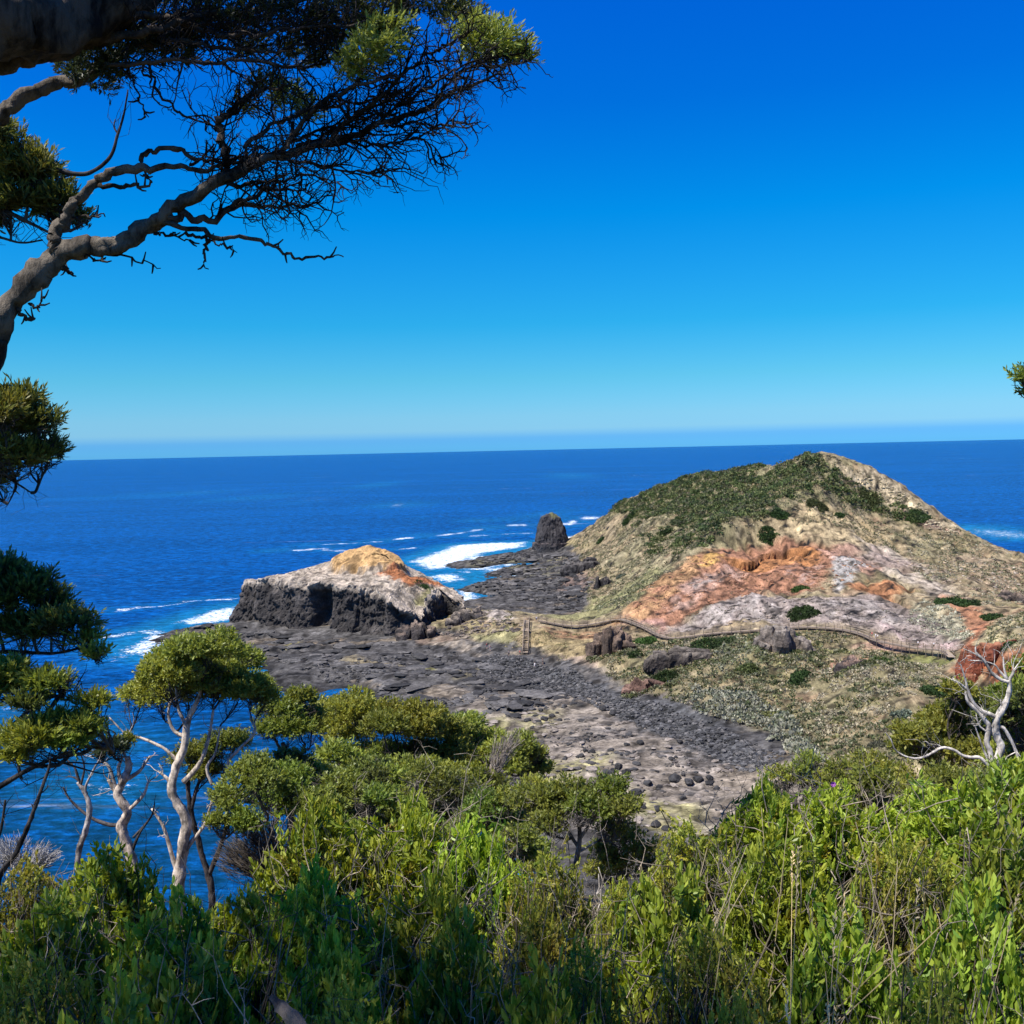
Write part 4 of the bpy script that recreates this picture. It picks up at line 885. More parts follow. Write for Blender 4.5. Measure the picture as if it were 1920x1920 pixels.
for i, (px, py, w, h, lab, cols) in enumerate([
    (1182, 970, 30, 16, 'dark round bush on the upper left shoulder of the headland', D1),
    (1248, 1000, 20, 18, 'small dark bush alone on the tan left flank', D1),
    (1126, 1016, 14, 12, 'tiny dark bush low on the left flank near the pinnacle', D1),
    (1164, 1082, 18, 12, 'small grey green bush below the left flank near the black block', G1),
    (1440, 1006, 40, 14, 'flat dark green mat bush just above the orange clay scarp', D1),
    (1462, 966, 34, 18, 'dark bush at the lower edge of the summit scrub', D1),
    (1532, 946, 44, 24, 'olive bush on the cream bank under the summit', [(.09, .11, .04), (.07, .08, .03)]),
    (1572, 968, 20, 10, 'small bush right of the cream bank near the narrow track', D1),
    (1630, 940, 44, 18, 'olive green bush on the right shoulder', [(.10, .12, .04), (.07, .09, .03)]),
    (1720, 970, 50, 20, 'dark trailing bush at the right end of the summit scrub', D1),
    (1502, 1105, 28, 14, 'small bright green bush in the middle of the orange slope', D2),
    (1508, 1148, 62, 30, 'large striped green mat bush on the pale badland above the boardwalk', D1),
    (1335, 1212, 108, 34, 'wide dark green mat of shrubs just below the boardwalk', D1),
    (1474, 1195, 42, 14, 'bright green patch bush under the highest point of the boardwalk', D2),
    (1795, 1130, 90, 34, 'long dark green thicket in the gully at the right of the pale slope', D1),
    (1860, 1160, 36, 16, 'dark rounded bush at the lower end of the gully thicket', D1),
    (1886, 1216, 36, 14, 'dark bush on the tan knoll above the red cutting', D1),
    (1655, 1240, 40, 14, 'green bush below the leggy part of the boardwalk', D2),
    (1626, 1246, 20, 9, 'little dark bush left of the green bush below the boardwalk legs', D1),
    (1578, 1222, 24, 10, 'small olive bush in the rusty ground below the boardwalk', [(.1, .11, .04)]),
    (1770, 1300, 74, 62, 'big dark thicket on the shaded slope under the boardwalk end', D1),  # its dark mass also stands in for the shadow on this slope
    (1690, 1345, 36, 30, 'grey green rounded bush on the straw slope', G1),
    (1645, 1400, 34, 26, 'dull brown grey bush low on the straw slope', [(.13, .13, .08), (.18, .17, .11)]),
    (1500, 1275, 44, 26, 'dark green bush at the foot of the grey rock mound', D1),
    (1690, 1288, 22, 18, 'grey bush high on the straw slope', G1),
    (1400, 1258, 34, 26, 'olive green bush beside the grey rock mound', [(.10, .12, .04), (.08, .10, .03)]),
    (1245, 1272, 52, 20, 'dark bush in front of the long low rock band', D1),
    (1142, 1222, 44, 22, 'dark green bush in the hollow of the tall crag', D1),
    (1210, 1205, 42, 18, 'bright green bush right of the tall crag', D2),
    (1190, 1228, 26, 14, 'dark bush tucked under the bend of the boardwalk', D1),
    (1580, 1350, 30, 18, 'pale olive bush in the middle of the cove slope', [(.2, .2, .08), (.15, .16, .07)]),
    (1445, 1345, 40, 20, 'yellow green bush above the boulder beach', [(.22, .22, .07), (.16, .17, .06)]),
    (798, 1118, 34, 12, 'dark green mat bush on the orange slope of the promontory', D1)]):
    if 'promontory' in lab:
        c = at(px, py, 336); mb = MB(); r = np.random.default_rng(7); n = 30
        x = c[0] + r.normal(0, 1.3, n); y = c[1] + r.normal(0, 1.0, n); z = ptop(x, y)
        dome_cards(mb, np.column_stack([x, y, z]), .5 + .4 * r.random(n), .5 + .2 * r.random(n), 60, .4, pal(r, n, D1), r)
        tag(mb.build('bush', M['scrub'], origin=(c[0], c[1], float(ptop(c[0], c[1])))), lab, 'bush', 'separate bushes on the headland slopes')
    else: bush(px, py, w, h, lab, cols, 500 + i)

# ================================================================== boulders
r = np.random.default_rng(440); mb = MB()
q = scatter(px2w(BAND), 5200, 441); sz = .22 + .38 * r.random(len(q)) ** 2
rocks(mb, np.column_stack([q, terrain_z(q[:, 0], q[:, 1]) + sz * .2]), sz, r, pal(r, len(q), [(.08, .079, .079), (.115, .112, .11), (.055, .054, .054), (.17, .16, .15)]), I1)
q = scatter(px2w([(700,1235),(860,1225),(960,1230),(1080,1265),(1130,1295),(1060,1330),(900,1345),(800,1320),(640,1290),(560,1260)]), 3600, 442); q = q[fbm(q[:, 0] / 9, q[:, 1] / 5, o=3, seed=443) > -.05]; sz = .2 + .55 * r.random(len(q)) ** 3
rocks(mb, np.column_stack([q, terrain_z(q[:, 0], q[:, 1]) + sz * .1]), sz, r, pal(r, len(q), [(.06, .058, .057), (.085, .082, .079), (.125, .117, .11)]), I1)
q = scatter(px2w([(880,1055),(1000,1035),(1075,1040),(1105,1100),(1080,1140),(960,1120),(900,1095)]), 1500, 444); sz = .4 + .8 * r.random(len(q)) ** 3; tz_ = terrain_z(q[:, 0], q[:, 1])
k = tz_ > .5; rocks(mb, np.column_stack([q, tz_ + sz * .1])[k], sz[k], r, pal(r, len(q), [(.045, .044, .044), (.07, .066, .064)])[k], I1)
q = scatter(px2w([(960,1420),(1040,1340),(1180,1360),(1300,1400),(1400,1455),(1330,1540),(1150,1550)]), 1500, 446); q = q[fbm(q[:, 0] / 6, q[:, 1] / 6, o=3, seed=447) > .18]; sz = .12 + .35 * r.random(len(q)) ** 3
rocks(mb, np.column_stack([q, terrain_z(q[:, 0], q[:, 1]) + sz * .2]), sz, r, pal(r, len(q), [(.05, .05, .05), (.09, .085, .08), (.2, .17, .15)]), I1)
tag(mb.build('beach_cobbles', M['rock']), kind='stuff')
mb = MB(); BAS = [(.075, .071, .067), (.11, .104, .098), (.05, .048, .046), (.16, .148, .135)]
slabs([(330,1180),(440,1172),(560,1190),(700,1202),(800,1215),(930,1235),(1000,1262),(1080,1300),(960,1345),(860,1340),(760,1310),(640,1285),(520,1250),(400,1225)], 2000, .4, 3.2, .2, BAS, 820, -.05, 9, .25, 4.5)
slabs([(880,1052),(1000,1030),(1075,1035),(1110,1090),(1090,1140),(960,1125),(890,1098)], 1300, .5, 3.0, .3, BAS, 821, -.2, 9, .3, 5)
slabs([(900,1350),(1040,1320),(1180,1345),(1300,1390),(1420,1455),(1340,1545),(1150,1555),(960,1440)], 1300, .15, 1.1, .3, [(.26, .22, .18), (.33, .28, .23), (.12, .11, .10), (.07, .067, .064)], 822, .0, 6, .3, 4.5)
slabs([(800,1180),(880,1165),(990,1170),(970,1185),(860,1200)], 260, .25, 1.1, .6, [(.1, .085, .075), (.3, .24, .18), (.16, .13, .11)], 823, -.3, 6, 2, 20)
tag(mb.build('shore_slabs', M['rock']), kind='stuff')
src = None
BL = [(1190,1490,1.2),(1215,1470,1.0),(1235,1478,.8),(1265,1462,1.3),(1290,1470,1.1),(1310,1465,1.2),(1330,1462,.9),(1345,1480,.8),(1280,1500,.7),(1232,1520,.7),(1205,1515,.6),(1160,1440,.9),(1150,1446,.8),(1138,1452,1.2),(1175,1452,.9),(1110,1410,.8),(1145,1408,.7),(1175,1398,.8),(1200,1395,.8),(1225,1415,.7),(1260,1425,.7),(1090,1418,.7),(1060,1425,.6),(1230,1548,.9),(1250,1556,.8),(1210,1560,.7),(1130,1330,1.0),(1150,1338,1.1),(1170,1326,.9),(1020,1350,1.0),(1035,1344,.8),(1050,1352,.7),(990,1352,.9),(1275,1392,.8)]
for i, (px, py, s) in enumerate(BL):
    c = raycast(px, py, zfun=terrain_z); r = np.random.default_rng(600 + i)
    if i < 4:
        v, f = block(r); mb = MB(); mb.add(v * np.array([1.15, .9, .7]), f, np.array([.06, .058, .057]))
        o = mb.build('boulder', M['rock'])
        if i == 0: src = []
        src.append(o)
    else:
        o = src[i % 4].copy(); COL.objects.link(o)
    o.location = (c[0], c[1], float(terrain_z(c[0], c[1])) + .15 * s); o.scale = (s, s * .9, s * .95); o.rotation_euler = (0, 0, r.random() * 6.28)
    tag(o, 'rounded black boulder lying loose on the pale flat of the cove', 'boulder', 'loose black boulders on the cove flat')

# ================================================================== boardwalk, stairs, fences
TW = (.34, .265, .19); TD = (.21, .165, .125)
pts = spline(pathw[:17], 400); sl = np.concatenate([[0], np.cumsum(np.linalg.norm(np.diff(pts, axis=0), axis=1))])
def pathat(s): return np.array([np.interp(s, sl, pts[:, k]) for k in range(3)])
def pathn(s):
    d = pathat(s + .4) - pathat(s - .4); d[2] = 0; d = unit(d); return d, np.array([-d[1], d[0], 0])
TL = sl[-1] - .5
walk = empty('boardwalk', pathat(TL * .5), 'long grey timber boardwalk with post and rail sides crossing the pale badland', 'boardwalk')
mb = MB()
for s in np.arange(.1, TL, .155):
    d, n = pathn(s); box(mb, pathat(s), .135, 1.5, .045, [d, n, np.array([0, 0, 1.0])], np.array(TW) * (.8 + .4 * random.random()))
mb.build('deck', M['wood'], walk)
for side in (-1, 1):
    for nm, hh, w, t in (('handrail', 1.08, .14, .06), ('middle_rail', .6, .05, .11), ('bearer', -.12, .08, .2)):
        mb = MB(); ss = np.arange(.1, TL, 2.45)
        for a, b in zip(ss[:-1], ss[1:]):
            pa = pathat(a) + pathn(a)[1] * side * .78 + [0, 0, hh]; pb = pathat(b) + pathn(b)[1] * side * .78 + [0, 0, hh]
            beam(mb, pa, pb + (pb - pa) * .01, w, t, np.array(TW if nm != 'bearer' else TD) * (.85 + .3 * random.random()))
        mb.build(nm, M['wood'], walk)
    for s in np.arange(.1, TL, 2.45):
        p = pathat(s) + pathn(s)[1] * side * .86; gz = float(terrain_z(p[0], p[1])) - .3
        mb = MB(); b0 = min(gz, p[2] - .2); box(mb, (p[0], p[1], (b0 + p[2] + 1.1) / 2), .11, .11, p[2] + 1.1 - b0, None, np.array(TD) * (.8 + .4 * random.random())); mb.build('post', M['wood'], walk)
# stairs down to the cove
tb, tt_ = at(985, 1229, 279), at(988, 1168, 303)
ns = 34; SP = tb + (tt_ - tb) * np.linspace(0, 1, ns)[:, None]; gz_ = terrain_z(SP[:, 0], SP[:, 1]); SP[:, 2] = np.maximum(np.linspace(gz_[0] + .1, max(tt_[2], gz_[-1] + .2), ns), gz_ + .55)
SP[:, 2] = np.maximum.accumulate(SP[:, 2])
tb = SP[0]
stair = empty('timber_staircase', tb, 'straight timber staircase in two flights from the boardwalk down to the black cobbles', 'staircase')
ddv = SP[-1] - SP[0]; hd = unit(np.array([ddv[0], ddv[1], 0])); nn = np.array([-hd[1], hd[0], 0]); UP = np.array([0, 0, 1.0])
for k in range(ns):
    mb = MB(); box(mb, SP[k] + [0, 0, .06], .44, 1.4, .07, [hd, nn, UP], np.array(TW) * (.8 + .4 * random.random())); mb.build('tread', M['wood'], stair)
for side in (-1, 1):
    for nm, dz, w, t, cc in (('stringer', -.12, .08, .4, TD), ('handrail', 1.1, .12, .08, TW), ('middle_rail', .6, .06, .1, TW)):
        mb = MB()
        for a in range(0, ns - 1, 3):
            e_ = min(a + 3, ns - 1); beam(mb, SP[a] + nn * side * .74 + [0, 0, dz], SP[e_] + nn * side * .74 + [0, 0, dz], w, t, cc)
        mb.build(nm, M['wood'], stair)
    for k in range(0, ns, 3):
        p = SP[k] + nn * side * .8; g0 = min(p[2] - .3, float(terrain_z(p[0], p[1])) - .2)
        mb = MB(); box(mb, (p[0], p[1], (g0 + p[2] + 1.12) / 2), .12, .12, p[2] + 1.12 - g0, None, TD); mb.build('post', M['wood'], stair)
mb = MB(); box(mb, SP[ns // 2] + [0, 0, .14], 1.7, 2.4, .07, [hd, nn, UP], TW); mb.build('landing', M['wood'], stair)
def fence(pxs, label, hgt=1.1, wires=2):
    P = [raycast(a, b, zfun=terrain_z) for a, b in pxs]
    for p in P: p[2] = terrain_z(p[0], p[1])
    f = empty('fence', P[0], label, 'fence')
    for p in P:
        mb = MB(); box(mb, p + [0, 0, hgt / 2 - .15], .1, .1, hgt + .3, None, TD); mb.build('post', M['wood'], f)
    for k in range(wires):
        mb = MB()
        for a, b in zip(P[:-1], P[1:]): beam(mb, a + [0, 0, hgt * (.95 - .4 * k)], b + [0, 0, hgt * (.95 - .4 * k)], .06 if wires == 2 and hgt > 1.1 else .02, .09 if hgt > 1.1 else .02, TW)
        mb.build('rail' if hgt > 1.1 else 'wire', M['wood'], f)
fence([(1311,1120),(1341,1119),(1372,1117),(1404,1113),(1440,1116),(1480,1117),(1543,1119),(1580,1123),(1616,1127),(1660,1132)], 'thin post and wire fence across the orange and pale clay above the boardwalk')
fence([(1806,1258),(1818,1261),(1830,1264),(1843,1267),(1856,1271),(1870,1275)], 'short timber post and rail fence along the red track at right', 1.15)

# ================================================================== walkers
def cmat(name, c):
    m, N, L, out = nodes(name); p = N('ShaderNodeBsdfPrincipled', Roughness=.85); n = N('ShaderNodeTexNoise', Scale=30.0); mx = N('ShaderNodeMix', _data_type='RGBA'); L(n.outputs['Fac'], mx.inputs['Factor'])
    mx.inputs['A'].default_value = (*[v * .8 for v in c], 1); mx.inputs['B'].default_value = (*[min(1, v * 1.15) for v in c], 1); L(mx.outputs['Result'], p.inputs['Base Color']); L(p.outputs[0], out.inputs['Surface']); return m
CM = {k: cmat(k + '_cloth', v) for k, v in dict(white=(.8, .8, .8), red=(.5, .05, .05), dark=(.03, .03, .035), blue=(.06, .09, .2), pink=(.6, .2, .22), khaki=(.25, .2, .12), grey=(.25, .25, .26)).items()}
CM['hair'] = cmat('hair', (.05, .03, .02)); SK = cmat('skin_tone', (.5, .3, .21))
def skin_obj(name, verts, edges, radii, mat, parent, lv=1):
    me = bpy.data.meshes.new(name); me.from_pydata([tuple(v) for v in verts], edges, []); me.materials.append(mat)
    o = bpy.data.objects.new(name, me); COL.objects.link(o); o.parent = parent
    o.modifiers.new('Skin', 'SKIN'); sv = me.skin_vertices[0].data
    for i, rr in enumerate(radii): sv[i].radius = (rr, rr) if not isinstance(rr, tuple) else rr; sv[i].use_root = (i == 0)
    sb = o.modifiers.new('Smooth', 'SUBSURF'); sb.levels = sb.render_levels = lv
    return o
def person(px, py, Y, face, label, top, bottom, seed, hair='hair', z=None, hgt=1.7):
    r = random.Random(seed); p = at(px, py, Y)
    if z is None: p[2] = float(terrain_z(p[0], p[1]))
    else: p[2] = z
    e = empty('person', p, label, 'person', 'walkers on the track and the cove'); e.rotation_euler = (0, 0, face); k = hgt / 1.7; e.scale = (k, k, k)
    st = r.uniform(.12, .24); sw = r.uniform(.08, .2)
    V = [(0, 0, .93), (0, -.01, 1.12), (0, 0, 1.36), (0, .01, 1.47), (0, .02, 1.56), (0, .02, 1.66), (0, .105, 1.575),
         (.095, 0, .88), (.10, st * .55, .48), (.10, st - .12, .07), (.11, st + .06, .03),
         (-.095, 0, .88), (-.10, -st * .25 + .05, .48), (-.10, -st - .05, .09), (-.11, -st + .1, .03),
         (.19, 0, 1.38), (.25, -sw * .6, 1.10), (.25, sw * .2 - .05, .86), (.25, sw * .3, .77),
         (-.19, 0, 1.38), (-.25, sw * .6, 1.10), (-.25, sw + .08, .88), (-.25, sw + .14, .80)]
    Ed = [(0, 1), (1, 2), (2, 3), (3, 4), (4, 5), (4, 6), (0, 7), (7, 8), (8, 9), (9, 10), (0, 11), (11, 12), (12, 13), (13, 14), (2, 15), (15, 16), (16, 17), (17, 18), (2, 19), (19, 20), (20, 21), (21, 22)]
    R = [(.15, .10), (.14, .095), (.15, .10), (.055, .055), (.09, .10), (.075, .085), (.02, .02), .09, .06, .04, .035, .09, .06, .04, .035, .055, .042, .033, .03, .055, .042, .033, .03]
    skin_obj('person_body', V, Ed, R, SK, e)
    q = lambda i, dz=0: (V[i][0], V[i][1], V[i][2] + dz)
    mid = lambda a, b, t: tuple(V[a][k] * (1 - t) + V[b][k] * t for k in range(3))
    skin_obj('shirt', [q(0, .02), q(1), q(2), q(15), mid(15, 16, .75), q(19), mid(19, 20, .75)], [(0, 1), (1, 2), (2, 3), (3, 4), (2, 5), (5, 6)], [(.175, .125), (.16, .115), (.17, .12), .08, .065, .08, .065], CM[top], e)
    skin_obj('shorts', [q(0, .03), q(7), mid(7, 8, .8), q(11), mid(11, 12, .8)], [(0, 1), (1, 2), (0, 3), (3, 4)], [(.165, .125), .11, .09, .11, .09], CM[bottom], e)
    skin_obj('hair', [(0, -.02, 1.60), (0, -.005, 1.685)], [(0, 1)], [(.09, .09), (.082, .085)], CM[hair], e)
    return e
def on_walk(px):
    # deck height where a column of the photograph meets the walk
    best = min(np.linspace(0, TL, 900), key=lambda s: abs(proj(pathat(s))[0] - px)); return pathat(best)
def walker(px, face, label, top, bottom, seed, off=0, hgt=1.7, hair='hair'):
    c = on_walk(px); e = person(px, 1200, c[1], face, label, top, bottom, seed, hair, z=c[2] + .023, hgt=hgt); e.location = (c[0], c[1] + off, c[2] + .023); return e
walker(1636, 1.9, 'walker in a red top on the boardwalk beside two people in white', 'red', 'dark', 1, .3)
walker(1641, 1.7, 'walker in a white top and pale trousers just behind the one in red', 'white', 'white', 2, -.35)
walker(1646, 1.8, 'smaller walker in a white top last of the three on the boardwalk', 'white', 'khaki', 3, .1, 1.55)
walker(1721, -1.4, 'lone walker in a white top and dark shorts on the leggy part of the boardwalk', 'white', 'dark', 4)
walker(1751, 1.6, 'walker in pale clothes near the right bend of the boardwalk', 'white', 'khaki', 5)
person(1813, 1262, 201, .4, 'walker in a red top and white shorts on the red earth track', 'red', 'white', 6)
person(1828, 1266, 199.5, -.5, 'walker in dark clothes behind the rail fence on the red track', 'dark', 'dark', 7)
person(1003, 1260, 266, 2.2, 'walker in white on the black boulders below the stairs', 'white', 'white', 8)
person(1018, 1255, 268, 2.0, 'walker in dark clothes on the black boulders beside the one in white', 'dark', 'dark', 9)
person(913, 1217, 289, 1.0, 'walker in a red top at the edge of the grassy bank left of the stairs', 'red', 'blue', 10)
person(919, 1219, 287, 1.4, 'walker in pink beside the one in red left of the stairs', 'pink', 'white', 11)
person(975, 1233, 279, -1.0, 'walker in a dark red top at the foot of the stairs', 'red', 'dark', 12)
person(1006, 1162, 304, .2, 'walker in a white top at the left end of the boardwalk', 'white', 'blue', 13)
person(954, 1230, 281, .6, 'walker in a grey top on the cobbles left of the stairs foot', 'grey', 'dark', 14)
# ================================================================== trees
def perp(D, r):
    v = r.standard_normal(D.shape); v -= (v * D).sum(-1, keepdims=True) * D; return unit(v)
def sprigs(mb, P, Ax, slen, m, ll, lw, spread, cols, r, kind='diamond', tipcol=None, jitter=.25):
    """m leaves along each short shoot that starts at P and runs along Ax"""
    n = len(P); slen = np.broadcast_to(slen, (n,))
    t = (np.arange(m) + r.random((n, m)) * .8) / m
    A3 = np.repeat(Ax[:, None], m, 1); Q = perp(A3, r)
    al = spread * (1.15 - .6 * t)[..., None] * (1 + jitter * r.standard_normal((n, m, 1)))
    D = unit(A3 * np.cos(al) + Q * np.sin(al)); Nn = unit(A3 * np.sin(al) - Q * np.cos(al)) * -1 + .25 * r.standard_normal((n, m, 3))
    B = P[:, None] + A3 * (t * slen[:, None])[..., None]
    c = cols[:, None] * (.75 + .5 * r.random((n, m, 1)))
    if tipcol is not None: c = c * (1 - .65 * t[..., None] ** 2) + np.asarray(tipcol) * .65 * t[..., None] ** 2
    k = n * m; sc = (.7 + .6 * r.random(k))
    leaves(mb, B.reshape(k, 3), D.reshape(k, 3), Nn.reshape(k, 3), ll * sc, lw * sc, c.reshape(k, 3), kind)
def twigs(mb, A, B, r0, r1, r, bend=.15, col=(.1, .08, .07), K=4, sides=3, sag=0.0):
    n = len(A); 
    if n == 0: return
    t = np.linspace(0, 1, K)[None, :, None]; Ld = np.linalg.norm(B - A, axis=1)[:, None]
    off = r.standard_normal((n, 3)) * bend * Ld; off[:, 2] -= sag * Ld[:, 0]
    wob = r.standard_normal((n, K, 3)) * (Ld * bend * .3)[:, None] * np.sin(np.pi * t)
    P = A[:, None] * (1 - t) + B[:, None] * t + off[:, None] * 4 * t * (1 - t) * .5 + wob
    T = unit(B - A); a = perp(T, r); b = np.cross(T, a)
    rad = (np.broadcast_to(r0, (n,))[:, None] * (1 - t[..., 0]) + np.broadcast_to(r1, (n,))[:, None] * t[..., 0])
    th = np.arange(sides) * 2 * np.pi / sides
    ring = a[:, None, None] * np.cos(th)[None, None, :, None] + b[:, None, None] * np.sin(th)[None, None, :, None]
    V = P[:, :, None] + ring * rad[:, :, None, None]
    base = (np.arange(n) * K * sides)[:, None, None]; k = np.arange(K - 1)[None, :, None] * sides; j = np.arange(sides)[None, None]; j2 = (j + 1) % sides
    f = np.stack([base + k + j, base + k + j2, base + k + sides + j2, base + k + sides + j], -1).reshape(-1, 4)
    col = np.asarray(col); c = np.repeat(col if col.ndim == 2 else np.tile(col, (n, 1)), K * sides, 0)
    mb.add(V.reshape(-1, 3), f, c); return P
def lump_points(l, dens, r, zmin=-.3, rough=.3, shell=(.72, 1.06)):
    c, R = np.array(l[:3]), np.array(l[3:6]); n = max(6, int(dens * 4 * np.pi * ((R[0] * R[1] + R[0] * R[2] + R[1] * R[2]) / 3) * (1 - zmin) / 2))
    d = unit(r.standard_normal((n * 3, 3))); d = d[d[:, 2] > zmin][:n]
    q = d * 1.7 + c * .7
    bump_ = 1 + rough * fbm(q[:, 0], q[:, 1], q[:, 2], o=3, seed=int(abs(c[0] * 100)) % 97)
    s = shell[0] + (shell[1] - shell[0]) * r.random(len(d)) ** .5
    keep = fbm(q[:, 0] * 1.9, q[:, 1] * 1.9, q[:, 2] * 1.9, o=2, seed=5) > -.42
    P = c + d * R * (bump_ * s)[:, None]; return P[keep], d[keep]
def P3(pp, Y):
    return np.array([at(q[0], q[1], (q[2] if len(q) > 2 else Y)) for q in pp])
def limb(mb, pp, Y, rpx, n=None, sides=8, rough=.18, col=(.1, .08, .07), seed=0, wig=.0):
    P = P3(pp, Y) if len(pp[0]) != 3 or True else pp
    P = spline(P, n or max(8, 6 * len(pp)))
    if wig:
        k = np.linspace(0, 30, len(P)); P = P + wig * np.stack([fbm(k / 3, k * 0 + seed, seed=1), fbm(k / 3, k * 0 + seed, seed=2), fbm(k / 3, k * 0 + seed, seed=3)], -1)
    rr = np.array(rpx, float) * Y / 1920.
    tube(mb, P, rr, sides, np.array(col), rough, seed); return P
def nearest_on(Ps, p):
    best = None
    for P in Ps:
        d = np.linalg.norm(P - p, axis=1) + .6 * np.maximum(0, P[:, 2] - p[2]); i = d.argmin()
        if best is None or d[i] < best[0]: best = (d[i], P[i])
    return best[1]
def tree(name, label, Y, trunk, lumps, limbs=(), cat='tree', group=None, seed=1, dens=150, ll=.07, lw=.022, slen=.15, m=10, spread=.95, cols=None, tip=None, bark=(.12, .10, .085), barkmat='bark', twigcol=(.09, .075, .065), up=.55, squash=.8, depth=.9, jitY=.5, ground=True, trunkpx=(8, 5), zmin=-.3, ntw=26, tw_r=.006, leafmat='leaf', rough=.3, base=None):
    r = np.random.default_rng(seed); k = Y / 1920.
    TP = P3(trunk, Y); 
    g = TP[0].copy()
    if base is not None: g = np.array(base, float)
    gz = float(hill_z(g[0], g[1])) if g[1] < 125 else float(terrain_z(g[0], g[1]))
    if ground:
        g[2] = gz - .15; low = TP[0]
        if low[2] - g[2] > .15: TP = np.vstack([g, TP])
    root = empty(name, (g[0], g[1], gz), label, cat, group)
    mb = MB(); T = spline(TP, max(14, 8 * len(TP))); tube(mb, T, np.array(trunkpx, float) * k, 12, np.array(bark), .36, seed); mb.build('trunk', M[barkmat], root, smooth=True)
    lines = [T]
    for q in limbs:
        mb = MB(); c = np.array(q[2]) if len(q) > 2 else np.array(bark)
        P = limb(mb, q[0], Y, q[1], col=c, seed=seed + len(lines), sides=7); lines.append(P)
        tipn = unit(P[-1] - P[-3]); nn = 5
        E = P[r.integers(len(P) // 2, len(P), nn)]; twigs(mb, E, E + unit(tipn + r.standard_normal((nn, 3)) * .6) * (.10 + .25 * r.random((nn, 1))) * max(1, Y / 14), q[1][-1] * k * .5, .0015 * Y / 8, r, .25, c)
        mb.build('branch', M[barkmat], root, smooth=True)
    if lumps:
        cr = MB(); LW = []
        for l in lumps:
            c = at(l[0], l[1], (l[3] if len(l) > 3 else Y) + (r.random() - .5) * jitY * (0 if len(l) > 3 else 1)); R = l[2] * k
            LW.append((c[0], c[1], c[2], R, R * depth, R * squash * (l[4] if len(l) > 4 else 1)))
        for li, l in enumerate(LW):
            PS, DS = [], []
            for kk in range(7):
                u = unit(r.standard_normal(3)); u[2] = abs(u[2]) * .9 - .12; u = unit(u); f_ = r.uniform(.36, .56)
                q, e = lump_points((*(np.array(l[:3]) + u * np.array(l[3:6]) * r.uniform(.45, .68)), *(np.array(l[3:6]) * f_ * np.array([1, 1, .85]))), dens * 1.5, r, zmin, rough); PS.append(q); DS.append(e)
            P, d = np.vstack(PS), np.vstack(DS)
            ax = unit(d * .7 + np.array([0, 0, up]) + .45 * r.standard_normal(P.shape))
            lc = cols if not isinstance(cols[0][0], (list, tuple)) else cols[li % len(cols)]
            sprigs(cr, P - ax * slen * .4, ax, slen * (.7 + .6 * r.random(len(P))), m, ll, lw * 1.25, spread, pal(r, len(P), lc), r, tipcol=tip)
            c = np.array(l[:3]); R = np.array(l[3:6]); bp = c - np.array([0, 0, R[2] * .45])
            s = nearest_on(lines, c - np.array([0, 0, R[2] * 1.2]))
            bmb = MB(); dl = np.linalg.norm(bp - s)
            midp = s * .5 + bp * .5 + r.standard_normal(3) * dl * .12 + np.array([0, 0, -.06 * dl])
            BP = spline(np.array([s, s * .75 + midp * .25 + r.standard_normal(3) * dl * .04, midp, bp, c + np.array([0, 0, R[2] * .2])]), 16)
            r0 = max(tw_r * 2.5, min(trunkpx[-1] * k * .8, .018 * dl + .01)); tube(bmb, BP, [r0, r0 * .7, r0 * .35], 6, np.array(twigcol) * 1.1, .15, seed + li)
            J = BP[r.integers(6, 16, ntw)]; dd = unit(r.standard_normal((ntw, 3)) + np.array([0, 0, .35])); E = c + dd * R * (.75 + .2 * r.random((ntw, 1)))
            Pm = twigs(bmb, J, E, tw_r * 1.3, tw_r * .6, r, .18, twigcol, K=5)
            J2 = Pm[:, 2:4].reshape(-1, 3); J2 = np.repeat(J2, 2, 0); E2 = J2 + unit(J2 - bp + r.standard_normal(J2.shape) * .5) * R.mean() * (.25 + .3 * r.random((len(J2), 1)))
            twigs(bmb, J2, E2, tw_r * .7, tw_r * .35, r, .2, twigcol, K=3)
            bmb.build('branch', M[barkmat if False else 'bark'], root, smooth=True)
        cr.build('crown', M[leafmat], root)
    return root
OL = [(.21, .255, .034), (.16, .21, .030), (.25, .28, .038), (.10, .14, .026)]
YG = [(.30, .31, .036), (.25, .275, .034), (.33, .32, .04), (.16, .19, .030)]
LG = [(.15, .245, .03), (.115, .195, .028), (.19, .275, .034)]
DGR = [(.045, .065, .02), (.06, .085, .024), (.035, .05, .018)]
PALE = (.52, .46, .40); GREYB = (.30, .27, .24)
